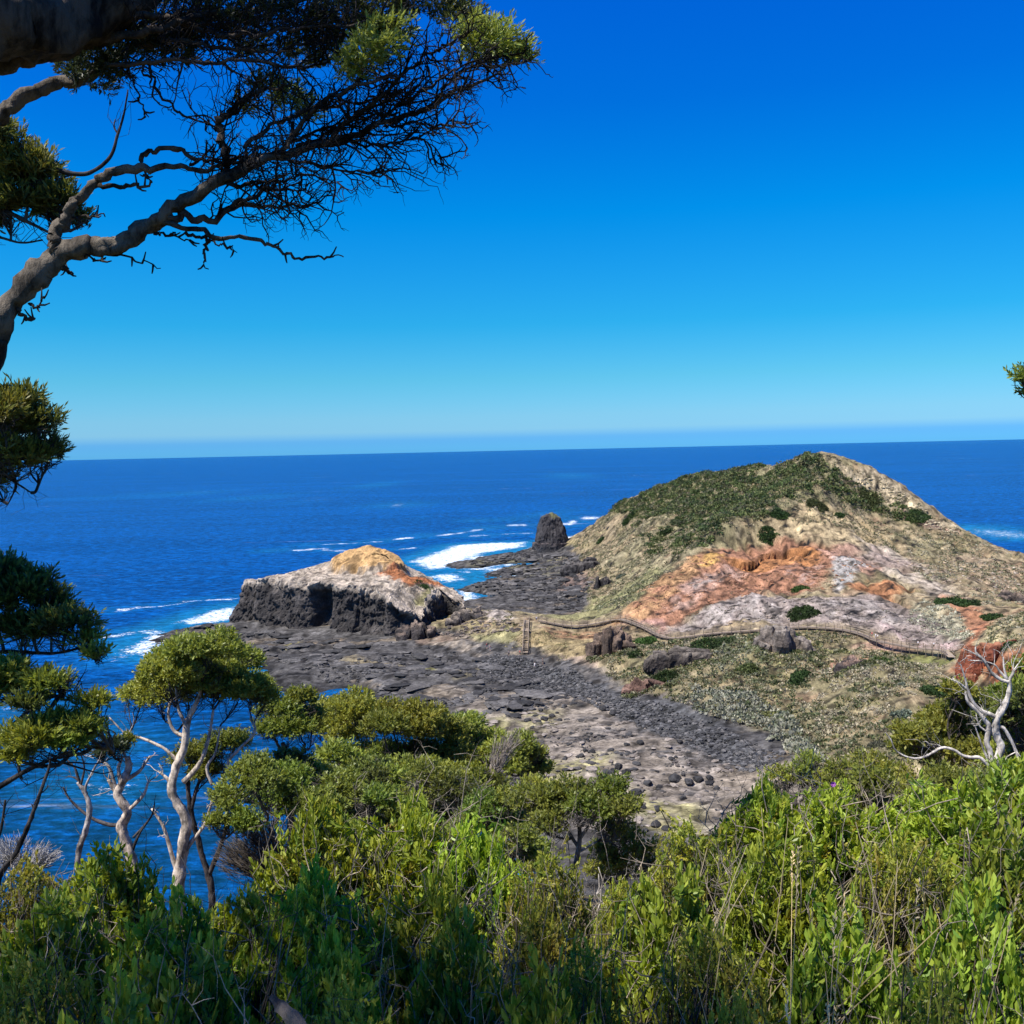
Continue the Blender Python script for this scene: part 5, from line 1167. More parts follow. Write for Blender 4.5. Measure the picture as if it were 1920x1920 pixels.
# --- coastal trees on the slope below the lookout
M1 = tree('coastal_tree', 'tall tree with pale bare trunk and wide domed crown standing against the bay', 20,
    [(335,1690),(336,1640),(345,1580),(350,1540),(332,1505),(322,1480),(330,1440),(345,1400),(350,1360),(364,1325)],
    [(385,1228,66),(318,1272,58),(345,1240,55),(440,1255,58),(470,1300,48),(262,1308,42),(410,1285,58),(496,1312,30),(352,1295,60),(300,1310,45),(445,1300,50),(375,1262,72)],
    [([(322,1484),(315,1462),(299,1448)],(4.5,2)), ([(344,1466),(365,1445),(380,1420),(392,1380),(400,1330)],(5.5,4,2.5)), ([(336,1432),(310,1405),(268,1385),(236,1376),(205,1345)],(3.5,2.5,1.2)),
     ([(347,1382),(326,1370),(316,1342),(318,1318)],(4,3,2)), ([(336,1645),(321,1600),(306,1550),(284,1516)],(5.5,3.5,2)), ([(344,1600),(362,1575),(384,1545),(398,1500)],(5,3.5,2.2)), ([(362,1330),(375,1300),(372,1270)],(5,3,2)), ([(350,1362),(335,1330),(330,1290)],(4,3,2)),
     ([(425,1455),(430,1425),(448,1405),(478,1372),(470,1345)],(4,3,1.5)), ([(398,1472),(388,1440),(404,1410),(413,1362)],(3.5,2.5,1.5))],
    seed=11, dens=190, cols=[OL, YG, OL, OL], tip=(.31, .32, .05), bark=(.54, .455, .36), barkmat='palebark', trunkpx=(12, 10.5, 9, 8, 7, 4.5), jitY=1.6, twigcol=(.07, .06, .055))
M2 = tree('coastal_tree', 'dark thin trunked tree with a small low crown right behind the pale trunk', 22,
    [(395,1660),(378,1600),(358,1520),(352,1462),(360,1430)], [(365,1420,44),(415,1402,40),(388,1452,34),(440,1390,30)],
    [([(392,1640),(412,1590),(425,1540),(420,1450)],(5,4,3)), ([(358,1520),(372,1470),(395,1440),(412,1390)],(4,3,2))], seed=12, dens=150, cols=[OL, LG], bark=(.07, .06, .055), trunkpx=(7, 5, 4), tip=(.31, .32, .05))
M3 = tree('coastal_tree', 'broken pale forked tree with one small dark tuft of leaves near its top', 18,
    [(252,1640),(240,1590),(228,1552),(238,1520),(220,1490),(229,1468),(241,1440),(238,1418)], [(212,1408,30),(236,1392,17),(190,1418,16)],
    [([(232,1502),(214,1480),(203,1462)],(5,3)), ([(240,1460),(262,1445),(281,1418)],(4.5,2)), ([(230,1547),(200,1545),(166,1530),(132,1500),(118,1476)],(4.5,3,1.5),(.09,.08,.075)), ([(240,1520),(268,1492),(278,1465)],(4,2)), ([(236,1575),(212,1600),(188,1622)],(4,3),(.06,.055,.05)), ([(226,1470),(222,1440),(228,1424)],(4,3)), ([(246,1600),(262,1562),(284,1530),(290,1506)],(3.5,2,1.2),(.06,.055,.05)), ([(250,1570),(270,1548),(288,1525)],(2.5,1.2),(.06,.055,.05)), ([(222,1495),(205,1440),(185,1425)],(4,2.5),GREYB), ([(225,1480),(240,1440),(226,1395)],(4,2.5),GREYB)],
    seed=13, dens=170, cols=[DGR, YG, DGR], bark=(.50, .41, .32), barkmat='palebark', trunkpx=(11, 9.5, 9.5, 8.5, 7, 5), twigcol=(.08, .07, .065))
M4 = tree('coastal_tree', 'slender pale sapling with bare twiggy top left of the broken pale tree', 17, [(146,1610),(160,1560),(168,1520),(161,1490),(146,1466)], [],
    [([(168,1515),(160,1480),(172,1450),(186,1425)],(3,1.5),GREYB), ([(150,1470),(140,1440),(120,1420)],(3,1),(.08,.07,.065)), ([(162,1490),(145,1462),(128,1455)],(2.5,1),(.08,.07,.065)), ([(150,1478),(158,1440),(150,1410)],(2.5,1),(.08,.07,.065))], seed=14, bark=(.42, .37, .32), barkmat='palebark', trunkpx=(5, 5, 3.5))
tree('bare_branch', 'thin dark leafless stem leaning right at the far left above the bushes', 8, [(-6,1665),(30,1600),(56,1540),(74,1490),(90,1445),(95,1420)], [],
    [([(56,1540),(62,1522),(60,1508)],(2,1),(.05,.045,.04)), ([(74,1490),(86,1480),(90,1472)],(1.5,.8),(.05,.045,.04))], cat='dead stem', seed=15, bark=(.05, .045, .042), trunkpx=(6, 5, 3.5, 1.4))
tree('coastal_tree', 'light green two stemmed tree left of the yellowish crowns at the bay edge', 27, [(545,1470),(537,1420),(530,1392)], [(520,1342,44),(560,1328,42),(500,1368,34),(548,1372,40),(585,1352,36)],
    [([(545,1465),(560,1430),(572,1395)],(4,3)), ([(537,1420),(520,1395),(512,1375)],(3,2))], seed=16, dens=80, ll=.10, lw=.03, slen=.19, cols=[LG, OL, LG], tip=(.31, .33, .05), bark=(.08, .07, .06), trunkpx=(6, 5, 4), jitY=2)
tree('coastal_tree', 'yellowish domed tree between the light green tree and the broad central tree', 30, [(640,1460),(640,1420),(635,1390)], [(616,1335,50),(662,1328,48),(600,1372,42),(650,1376,50),(690,1345,34)],
    seed=17, dens=75, ll=.10, lw=.03, slen=.2, cols=[YG, YG, OL], tip=(.31, .32, .05), trunkpx=(6, 5, 4), jitY=2)
tree('coastal_tree', 'broad yellow green tree at the centre of the slope thicket', 28, [(760,1560),(765,1490),(768,1440)], [(760,1372,66),(815,1378,60),(790,1348,44),(722,1372,48),(700,1425,56),(745,1440,60),(860,1425,55),(800,1432,55),(730,1335,30)],
    seed=18, dens=80, ll=.10, lw=.03, slen=.2, cols=[YG, OL, YG, OL, OL, LG], tip=(.31, .32, .05), trunkpx=(8, 6, 5), jitY=2.5)
tree('coastal_tree', 'rounded olive tree just right of the broad central tree', 32, [(885,1520),(885,1450),(880,1420)], [(878,1372,46),(912,1396,48),(848,1368,36),(925,1430,44),(890,1440,40)], seed=19, dens=70, ll=.11, lw=.032, slen=.21, cols=[OL, YG], tip=(.31, .32, .05), trunkpx=(7, 5, 4), jitY=2)
tree('coastal_tree', 'small olive tree at the right end of the thicket overlooking the cove', 27, [(985,1520),(990,1470),(990,1440)], [(985,1408,40),(1016,1418,28),(960,1440,38),(1005,1450,32),(945,1410,26)], seed=20, dens=80, ll=.10, lw=.03, slen=.2, cols=[OL, YG], tip=(.31, .32, .05), trunkpx=(5, 4, 3), jitY=2)
tree('coastal_tree', 'broad green tree with bare twiggy underside in front of the bay', 15, [(560,1690),(565,1620),(560,1560)], [(480,1468,56),(560,1472,58),(636,1488,52),(700,1505,48),(428,1512,46),(520,1512,54),(600,1522,50),(455,1545,40),(400,1545,26)],
    [([(560,1660),(610,1600),(660,1550),(690,1520)],(4,1)), ([(562,1620),(510,1570),(450,1530)],(4,1)), ([(560,1600),(620,1570),(650,1520)],(3,1)), ([(562,1650),(500,1600),(440,1545)],(3,1)), ([(565,1640),(520,1600),(480,1560)],(3,1))], seed=21, dens=170, ll=.06, lw=.02, slen=.13, cols=[OL, LG, OL, LG], tip=(.27, .31, .05), trunkpx=(9, 7, 5), jitY=1.5, twigcol=(.13, .115, .10))
tree('coastal_tree', 'greyish green twiggy tree below the yellow crowns at centre', 18, [(830,1640),(830,1570),(825,1530)], [(800,1472,52),(858,1498,52),(760,1512,42),(820,1530,50),(700,1470,36),(890,1540,40),(760,1560,40)], seed=22, dens=120, ll=.065, lw=.02, slen=.14, cols=[OL, DGR, OL], tip=(.27, .31, .05), trunkpx=(7, 5, 4), jitY=1.5, ntw=40, twigcol=(.2, .18, .16))
tree('coastal_tree', 'small bushy green tree with grey leaning stem left of the cove view', 9, [(1040,1665),(1072,1635),(1085,1590),(1086,1550)], [(1060,1492,52),(1128,1488,54),(1166,1520,38),(1000,1512,46),(1095,1530,46),(1030,1550,44),(1150,1560,36)],
    [([(1085,1590),(1060,1550),(1040,1520)],(3.5,2),GREYB), ([(1085,1575),(1110,1540),(1130,1510)],(3.5,2),GREYB), ([(1082,1600),(1130,1570),(1165,1530)],(2.5,1),GREYB)], seed=23, dens=330, ll=.036, lw=.012, slen=.085, cols=[OL, LG, OL], tip=(.27, .31, .05), trunkpx=(6, 5, 4), bark=GREYB, jitY=.5, ntw=40, tw_r=.003, twigcol=(.18, .16, .14))
tree('coastal_tree', 'yellow green bushy tree between the dead grey shrub and the bright front bushes', 12, [(925,1640),(925,1590),(925,1560)], [(920,1520,46),(960,1500,40),(880,1545,40),(975,1545,40),(930,1560,40)], seed=24, dens=220, ll=.045, lw=.015, slen=.10, cols=[LG, YG, OL], tip=(.19, .21, .04), trunkpx=(5, 4, 3), jitY=.7, tw_r=.004)
def dead_shrub(label, Y, base_px, tops, n, col, seed, r0=.02):
    r = np.random.default_rng(seed); b = at(*base_px, Y); gz = float(hill_z(b[0], b[1])); root = empty('dead_shrub', (b[0], b[1], gz), label, 'dead shrub')
    mb = MB(); g = np.array([b[0], b[1], gz - .1]); tube(mb, spline(np.array([g, b, P3([tops[0]], Y)[0] * .3 + b * .7]), 12), [r0, r0 * .8, r0 * .5], 6, np.array(col), .2, seed); mb.build('trunk', M['palebark'], root, smooth=True)
    tw = MB()
    for tpx in tops:
        c = at(tpx[0], tpx[1], Y); R = tpx[2] * Y / 1920.
        S = b + (c - b) * (.35 + .3 * r.random((n, 1))) + r.standard_normal((n, 3)) * R * .15
        twigs(tw, np.tile(b, (n // 3, 1)), S[:n // 3], r0 * .5, r0 * .25, r, .1, col, K=4)
        J = S[r.integers(0, n // 3, n)]; E = c + unit(r.standard_normal((n, 3)) + np.array([0, 0, .5])) * R * r.random((n, 1)) ** .4
        Pm = twigs(tw, J, E, r0 * .25, r0 * .1, r, .12, col, K=4)
        J2 = np.repeat(Pm[:, 2], 2, 0); twigs(tw, J2, J2 + unit(J2 - b + r.standard_normal(J2.shape) * .35 * R) * R * (.3 + .4 * r.random((len(J2), 1))), r0 * .14, r0 * .07, r, .1, col, K=3)
    tw.build('twigs', M['palebark'], root); return root
dead_shrub('dead pale grey shrub with upright brush of bare twigs among the yellow green crowns', 24, (912,1490), [(945,1398,30),(965,1385,26),(930,1425,26)], 46, (.36, .31, .25), 31, .035)
dead_shrub('pale dead brush at the far left edge in front of the water', 13, (40,1640), [(30,1590,36),(80,1600,30),(0,1600,30),(100,1610,24)], 60, (.42, .40, .38), 32, .025)
dead_shrub('small dead grey twig clump in the middle of the slope thicket', 22, (790,1540), [(795,1470,26),(780,1490,22)], 50, (.34, .31, .28), 33, .03)
dead_shrub('dense brown tangle of bare twigs under the broad green tree in front of the bay', 15.5, (560,1700), [(480,1575,60),(560,1575,70),(640,1580,60),(430,1600,40),(520,1630,60),(600,1630,60)], 150, (.13, .11, .09), 34, .03)
# --- low bushes that close the thicket under the crowns
for i, (lab, Y, px, py, w, cs) in enumerate([
    ('low green thicket bush under the broad green tree in front of the bay', 13.5, 640, 1590, 120, [OL, LG]),
    ('low dark thicket bush between the yellow crowns and the greyish twiggy tree', 22, 690, 1460, 110, [DGR, OL]),
    ('low olive thicket bush under the rounded olive tree', 24, 880, 1480, 110, [OL, DGR]),
    ('rounded green bush in front of the greyish twiggy tree', 13, 800, 1575, 120, [LG, OL]),
    ('low yellowish bush under the dead grey shrub', 19, 985, 1490, 90, [YG, OL]),
    ('low green bush at the left foot of the small bushy tree', 10.5, 960, 1590, 100, [OL, LG]),
    ('low olive bush at the right foot of the small bushy tree', 9.5, 1170, 1590, 90, [OL, YG]),
    ('wide olive thicket bush beneath the broad central tree', 25, 780, 1455, 120, [OL, YG]),
    ('olive bush filling the gap right of the broad green bay tree', 16, 690, 1525, 130, [OL, LG]),
    ('olive bush under the yellowish domed tree at the water edge', 23, 640, 1440, 110, [OL, YG]),
    ('dark green bush under the light green two stemmed tree', 21, 545, 1450, 100, [DGR, OL]),
    ('low olive bush between the heath bushes and the bright right hand shrubs', 7.9, 1640, 1490, 120, [OL, YG]),
    ('low green bush just below the dead white tree and left of its foot', 7.6, 1775, 1495, 120, [OL, LG])]):
    tree('thicket_bush', lab, Y, [(px, py + w * .9), (px, py + w * .5)], [(px - w * .42, py + 14, w * .36), (px + w * .4, py + 10, w * .38), (px, py - 8, w * .44), (px - w * .1, py + 36, w * .4), (px + w * .55, py + 40, w * .3), (px - w * .55, py + 44, w * .3)], cat='bush', seed=150 + i, dens=9000 / Y ** 1.5 / 1.2, ll=.0042 * Y, lw=.0014 * Y, slen=.0085 * Y, cols=cs, tip=(.31, .33, .05), trunkpx=(5, 4), jitY=.05 * Y, ntw=40, tw_r=.00035 * Y, twigcol=(.16, .14, .12))
# --- right side
tree('coastal_tree', 'round yellow green tree behind the dead white tree', 15, [(1800,1520),(1795,1470),(1790,1440)], [(1762,1362,52),(1822,1330,50),(1718,1385,42),(1850,1385,55),(1785,1402,55),(1740,1420,46),(1800,1300,30),(1690,1400,24),(1840,1430,50)], seed=41, dens=180, ll=.06, lw=.02, slen=.13, cols=[YG, OL, YG], tip=(.31, .32, .05), trunkpx=(8, 6, 4), jitY=1.2)
tree('coastal_tree', 'darker leafy tree cut by the right edge beside the dead white tree', 12, [(1925,1560),(1925,1480),(1918,1420)], [(1905,1300,44),(1892,1355,48),(1925,1260,34),(1915,1400,55),(1945,1330,60),(1900,1430,50)], seed=42, dens=220, ll=.05, lw=.017, slen=.11, cols=[OL, DGR, YG], tip=(.31, .32, .05), trunkpx=(9, 7, 5), jitY=.8)
for i, (lab, Y, tr, lm, cs) in enumerate([
    ('low yellowish heath bush at the left end of the right hand bushes', 9.5, [(1490,1560),(1490,1500)], [(1470,1460,36),(1515,1445,40),(1540,1475,36),(1440,1490,30)], [YG, OL]),
    ('low olive heath bush in the middle of the right hand bushes', 9.2, [(1610,1560),(1610,1500)], [(1580,1455,38),(1630,1445,40),(1660,1465,36)], [OL, YG]),
    ('low twiggy heath bush just left of the dead white tree', 8.8, [(1730,1560),(1730,1500)], [(1700,1472,36),(1760,1464,40),(1800,1472,36),(1735,1490,40)], [YG, OL]),
    ('heath bush at the foot of the dead white tree', 8.3, [(1840,1560),(1840,1510)], [(1830,1470,40),(1880,1465,44),(1915,1470,36)], [OL, LG])]):
    tree('heath_bush', lab, Y, tr, lm, cat='bush', seed=50 + i, dens=330, ll=.035, lw=.011, slen=.08, cols=cs, tip=(.31, .32, .05), trunkpx=(5, 4), jitY=.4, ntw=50, tw_r=.003, twigcol=(.2, .17, .14))
DT = (.60, .54, .46); DK = (.10, .085, .075)
tree('dead_tree', 'dead bare white tree with twisting limbs at the right', 10, [(1870,1500),(1867,1462),(1864,1440),(1874,1414),(1877,1400),(1871,1384),(1866,1369),(1870,1348),(1881,1328),(1890,1309),(1893,1287),(1892,1277)], [],
    [([(1892,1278),(1884,1277),(1874,1273),(1859,1261),(1845,1239),(1831,1225),(1829,1214)],(4.2,3.4,2.6,1.4)), ([(1892,1276),(1899,1262),(1900,1255)],(3.4,1.6)), ([(1889,1276),(1883,1255),(1881,1232)],(2.6,1.2)), ([(1888,1274),(1874,1258),(1865,1247),(1845,1240),(1815,1238)],(2.4,1.6,.8)),
     ([(1862,1442),(1856,1410),(1850,1390),(1854,1364),(1849,1352),(1832,1333),(1815,1316),(1810,1297)],(5,5,4.6,3.8,2)), ([(1868,1345),(1856,1339),(1840,1333),(1824,1316),(1815,1295),(1810,1275),(1801,1245)],(4.6,4,3.4,2.4,1.2)), ([(1815,1294),(1798,1280),(1784,1274)],(2.4,1)), ([(1846,1239),(1828,1226),(1806,1216)],(1.6,.8)),
     ([(1862,1447),(1848,1430),(1835,1420),(1820,1420),(1804,1416),(1788,1406),(1767,1402),(1749,1411),(1734,1419),(1715,1422),(1695,1417),(1678,1405),(1671,1388),(1660,1373)],(3.4,3.2,3,2.6,2.2,1.6,.9)), ([(1767,1402),(1758,1396)],(1.5,.7)), ([(1869,1361),(1882,1366),(1893,1383),(1904,1406),(1912,1434),(1916,1470)],(3.4,3,3)), ([(1881,1328),(1877,1318),(1876,1312)],(2,1)), ([(1850,1372),(1836,1360),(1830,1340)],(2,1)), ([(1862,1440),(1846,1410),(1834,1378),(1828,1360)],(2.6,1.8,1))],
    seed=60, bark=DT, barkmat='palebark', trunkpx=(7.5, 7.5, 6.5, 6.5, 7, 6.5, 6.5, 6, 5, 4.2, 4))
tree('coastal_tree', 'tree out of view at right whose single leafy tip pokes in at the edge', 9, [(2080,1600),(2085,1300),(2070,1000),(2050,850)], [(1918,708,22),(1950,700,34),(1990,720,50),(2050,740,70),(1935,735,18)], seed=61, dens=330, ll=.045, lw=.012, slen=.10, cols=[OL, DGR], trunkpx=(16, 12, 8), tip=(.27, .31, .05), tw_r=.004)
# --- needle leaved trees at the left edge
ND = [(.14, .175, .034), (.10, .13, .03), (.19, .20, .038), (.065, .09, .024)]
NY = [(.24, .25, .04), (.18, .21, .036), (.28, .26, .045)]
T2 = tree('needle_tree', 'needle leaved tree whose two leafy clumps reach in at the left edge above the horizon', 8,
    [(-190,1900),(-185,1300),(-190,900),(-200,600),(-190,300)],
    [(0,262,62),(66,335,66),(112,400,50),(20,392,62),(-50,330,90),(-60,420,70),(150,415,20),(10,782,52),(70,805,46),(88,858,36),(22,868,52),(-50,820,80),(45,760,40),(-20,905,36),(-100,700,80)],
    [([(-190,420),(-80,400),(0,395),(60,420),(100,440)],(7,5,2)), ([(-190,950),(-100,900),(0,890),(40,860)],(7,5,2)), ([(0,885),(30,905),(25,925),(15,945)],(3,2,1),(.05,.045,.04)), ([(5,890),(45,915),(60,925)],(2.5,1),(.05,.045,.04)), ([(-60,430),(0,445),(40,455),(80,450)],(3,1.5),(.05,.045,.04)), ([(-30,300),(60,308),(140,326),(176,320),(208,292),(220,255),(232,215),(240,168)],(6,4.6,3.4,2.6,1),(.045,.04,.038)), ([(222,252),(214,238),(216,224)],(2,1),(.045,.04,.038)), ([(140,326),(100,335),(72,310)],(2,.8),(.045,.04,.038))],
    seed=71, dens=420, ll=.055, lw=.010, slen=.13, m=12, spread=.6, cols=[ND, NY, ND], tip=(.27, .31, .05), bark=(.08, .07, .062), trunkpx=(26, 24, 20, 14, 8), up=.5, jitY=.5, tw_r=.005, squash=.85, rough=.38)
T3 = tree('needle_tree', 'needle leaved tree at the left edge with dark upper clump and lit flat layers', 9,
    [(-200,1900),(-190,1500),(-170,1250),(-130,1100)],
    [(0,1095,66),(66,1120,62),(120,1180,48),(40,1195,62),(-60,1130,100),(160,1205,26),(100,1140,40),(-300,850,140,8.1),(-200,790,110,8.5),  # last two lumps lie out of view, added to shade the upper clump
     (30,1268,50,8.4,.75),(110,1285,48,8.3,.7),(168,1322,30,8.4,.8),(70,1385,58,8.2,.7),(140,1360,44,8.3,.7),(184,1230,22,8.6),(0,1300,46,8.4,.7),(120,1400,42,8.2,.6),(40,1420,38,8.2,.6),(170,1370,26,8.4),(60,1320,36,8.2,.7)],
    [([(-190,1560),(-60,1510),(20,1462),(70,1435),(120,1415),(150,1392)],(8,6,4.5,3,1.6),(.05,.045,.04)), ([(-100,1450),(-20,1400),(40,1345),(80,1315),(120,1300)],(6,4,2),(.05,.045,.04)), ([(60,1440),(130,1430),(180,1432),(215,1420)],(2.5,1.5,.8),(.05,.045,.04)), ([(120,1415),(165,1400),(200,1398),(232,1410)],(3,1.8,.8),(.05,.045,.04)), ([(100,1425),(150,1440),(190,1450),(215,1445)],(2.4,1.4,.8),(.05,.045,.04)), ([(-150,1220),(-60,1225),(20,1222),(100,1225),(150,1215)],(5,4,2),(.04,.035,.033)), ([(-170,1300),(-60,1270),(20,1265),(60,1255)],(5,3,1.5),(.05,.045,.04)), ([(-30,1640),(0,1560),(10,1500)],(4,2),(.05,.045,.04)), ([(40,1460),(30,1420),(15,1400),(0,1370)],(3,1.5),(.05,.045,.04))],
    seed=72, dens=380, ll=.055, lw=.011, slen=.12, m=11, spread=.6, cols=[DGR, DGR, DGR, DGR, DGR, OL, DGR, DGR, DGR, YG, OL, YG, YG, OL, YG, OL, LG, YG, YG], tip=(.27, .31, .05), bark=(.08, .07, .062), trunkpx=(24, 20, 14, 8), jitY=.4, tw_r=.005, rough=.36)  # upper clump's shade and the layers' sunlight are put into the leaf colours
# --- the big tree that leans over the lookout
TY = 5.0; BK = (.085, .066, .048)
ov = empty('overhanging_tree', (-3.5, 3.9, float(hill_z(-3.5, 3.9))), 'big gnarled tree leaning in from upper left with a web of black twigs', 'tree')
k5 = TY / 1920.
mb = MB(); g = np.array([-3.5, 3.9, float(hill_z(-3.5, 3.9)) - .2])
T = spline(np.vstack([g, [-3.45, 4.1, 58.6], [-3.15, 4.6, 59.8], P3([(-60,700),(-15,625)], TY)]), 30); tube(mb, T, [.17, .14, .115, .095], 12, np.array(BK), .22, 1)
T = spline(np.array([[-3.5, 3.9, g[2]], [-3.75, 3.9, 59], [-3.6, 3.95, 61], [-3.4, 4.0, 62.6], [-2.9, 3.6, 64.0]]), 30); tube(mb, T, [.22, .2, .17, .13], 12, np.array(BK), .22, 2)
mb.build('trunk', M['bark'], ov, smooth=True)
OL_LIMBS = [
 ([(-40,668),(0,598),(50,540),(105,482),(165,460),(215,462),(278,425),(330,385),(420,335),(520,290),(620,265),(720,235),(800,200),(880,160),(960,122),(990,108)], (32,31,29,25,24,24,21,17,14,11,9,7,5,3.5,2,1), 1),
 ([(108,476),(104,440),(120,405),(150,365),(200,330),(262,312),(330,317),(400,315),(470,300),(540,292)], (17,14,13,12,11,9,6,5,4,2), 1),
 ([(262,312),(278,285),(330,280),(375,300),(420,303),(480,290)], (7,7,6,5,4,3), 1), ([(190,346),(240,351),(286,342)], (6,5,3), 0), ([(268,315),(272,330),(282,330)], (3,2,1), 0), ([(355,312),(378,292),(395,285)], (4,3,2), 0),
 ([(-40,248),(0,210),(60,172),(110,155),(155,150),(200,122),(240,95),(300,70),(360,45),(430,25),(520,10),(640,-20)], (20,17,15,13,13,12,11,11,10,9,7,4), 1),
 ([(-200,90,4.2),(-60,60,4.4),(60,55,4.6),(150,40,4.8),(230,10,5),(320,-50,5.1)], (66,62,58,50,36,24), 0), ([(-60,130,4.6),(20,118,4.7),(84,98,4.8),(120,70,4.9)], (20,18,14,10), 0),
 ([(428,345),(420,280),(414,228),(438,200),(482,172),(540,160)], (12,10,9,7,5,3), 1),
 ([(282,428),(340,405),(392,412),(450,386),(500,390),(560,385),(612,380)], (11,9,8,7,4,3,1), 1), ([(300,420),(378,432),(430,450),(482,446),(522,466),(548,482),(600,480),(646,478)], (8,6,5,5,4,4,3,1.5), 0), ([(345,437),(378,442),(392,455),(380,470),(386,508)], (5,4,4,3,1.5), 0),
 ([(116,474),(170,469),(232,483),(302,503)], (5,3.5,3,1.2), 0), ([(290,436),(320,440),(356,456)], (4,3,1.5), 0), ([(390,450),(420,462),(444,468)], (3,2,1), 0), ([(160,480),(190,488),(192,482)], (3,2,1.5), 0), ([(120,408),(160,408),(194,407)], (4,3,1.5), 0),
 ([(200,122),(300,112),(390,114),(470,118),(560,125),(640,110)], (6,5,5,4,3,2), 1), ([(232,110),(252,150),(262,185),(268,214)], (4,3,2.4,1.6), 0), ([(278,120),(300,175),(340,212),(392,238),(410,245)], (4,3.4,3,2,1), 1), ([(262,130),(285,160),(300,195),(330,218)], (3,2.4,2,1.2), 1),
 ([(360,48),(430,66),(500,62),(580,50),(680,42),(760,20)], (7,6,5,4,3,2), 1), ([(300,75),(380,85),(470,95),(560,85),(640,70),(720,75)], (6,5,4,4,3,2), 1), ([(250,25),(330,40),(420,45),(500,30)], (10,8,6,4), 1), ([(100,80),(200,75),(300,50),(400,20)], (14,12,9,6), 1),
 ([(520,292),(560,232),(620,182),(690,152),(750,140)], (7,6,5,4,2), 1), ([(620,266),(682,202),(742,152),(792,112),(838,82),(880,60)], (6,5,4,3.5,3,2), 1), ([(450,322),(472,262),(532,222),(602,202),(680,190),(740,170)], (7,6,5,4,3,2), 1), ([(720,236),(782,230),(842,236),(880,236)], (4,3,2,1), 1), ([(620,266),(702,272),(782,266),(832,300)], (4,3,2,1), 1), ([(520,292),(602,312),(682,326),(716,320)], (4,3,2,1), 1), ([(420,340),(480,350),(540,362),(580,355)], (5,4,3,1.5), 1), ([(800,200),(850,150),(900,120),(950,100)], (3.5,3,2,1), 1), ([(430,380),(480,370),(520,340),(570,330),(640,345)], (5,4,3,3,1), 1), ([(680,252),(740,205),(800,165),(860,130),(930,90)], (4,3.4,3,2.4,1), 1), ([(560,280),(640,235),(720,190),(780,150)], (5,4,3,2), 1), ([(500,300),(560,262),(640,222),(700,215),(770,190)], (5,4,3,2.4,1.4), 1),
 ([(30,580),(52,598),(64,597)], (7,5,3), 0), ([(52,572),(70,575),(80,560)], (4,2.4,1.6), 0), ([(118,505),(132,512)], (5,3), 0)]
rb = np.random.default_rng(77); tips = []
def grow(tw, p, d, Lh, r0, lev, col):
    n = 4; pts_ = [p]; q = p.copy(); dd = d.copy()
    for i in range(n):
        dd = unit(dd + rb.standard_normal(3) * .36 * np.array([1, .9, 1]) + np.array([.03, 0, .03])); q = q + dd * Lh / n; pts_.append(q.copy())
        if lev > 0 and i >= 0 and rb.random() < .72:
            ang = rb.choice([-1, 1]) * rb.uniform(.6, 1.25)
            ax = unit(np.array([0, 1.0, 0]) + rb.standard_normal(3) * .45)
            c, s = math.cos(ang), math.sin(ang); nd = dd * c + np.cross(ax, dd) * s + ax * (ax @ dd) * (1 - c)
            grow(tw, q.copy(), unit(nd), Lh * rb.uniform(.45, .7), r0 * .62, lev - 1, col)
    tube(tw, np.array(pts_), [r0, r0 * .45], 4 if lev else 3, col); tips.append((q.copy(), dd.copy()))
for i, (pp, rp, tw_on) in enumerate(OL_LIMBS):
    mb = MB(); Y5 = TY + (0 if i in (0, 1) else rb.uniform(-.25, .35)) * (1 if tw_on else .4)
    P = P3(pp, TY) if len(pp[0]) == 3 else np.array([at(a, b, TY + (Y5 - TY) * sst(0, 1, j / max(1, len(pp) - 1))) for j, (a, b) in enumerate(pp)])
    n = max(10, 7 * len(pp)); P = spline(P, n); kk = np.linspace(0, n / 2.2, n)
    P = P + .026 * np.stack([fbm(kk, kk * 0 + i, seed=1), fbm(kk, kk * 0 + i, seed=2), fbm(kk, kk * 0 + i, seed=3)], -1)
    lit = (.125, .105, .082) if i in (0, 1, 6) else BK if rp[0] > 5 else (.03, .024, .02)  # painted light: sunlit main limbs paler, shaded thin limbs and twigs near black
    tube(mb, P, np.array(rp, float) * k5 * (.74 if len(pp[0]) == 2 else .9), 14 if rp[0] > 8 else 6, np.array(lit), .45, i)
    if tw_on:
        col = np.array((.028, .023, .019)); px_, py_ = proj(P)
        dist = np.concatenate([[0], np.cumsum(np.linalg.norm(np.diff(P, axis=0), axis=1))])
        for s in np.arange(.05, dist[-1], .031):
            j = np.searchsorted(dist, s); j = min(j, n - 2)
            if px_[j] < 385 and py_[j] > 130: continue
            if px_[j] < 200: continue
            t = unit(P[j + 1] - P[j]); ang = rb.choice([-1, 1]) * rb.uniform(.5, 1.25); ax = unit(np.array([0, 1.0, 0]) + rb.standard_normal(3) * .4)
            c, s_ = math.cos(ang), math.sin(ang); d = unit(t * c + np.cross(ax, t) * s_ + np.array([.15, 0, .08]))
            fr = 1 - s / dist[-1]
            grow(mb, P[j], d, rb.uniform(.12, .29) * (.6 + .5 * fr), rb.uniform(.0034, .0058), 2 if rb.random() < .55 else 1, col)
    else:
        for _ in range(4):
            j = rb.integers(n // 3, n - 1); t = unit(P[j + 1] - P[j]); d = unit(t + rb.standard_normal(3) * .8); tube(mb, np.array([P[j], P[j] + d * .03, P[j] + d * .055 + [0, 0, .01]]), [.006, .003], 4, np.array((.05, .044, .04)))
    mb.build('branch', M['bark'], ov, smooth=True)
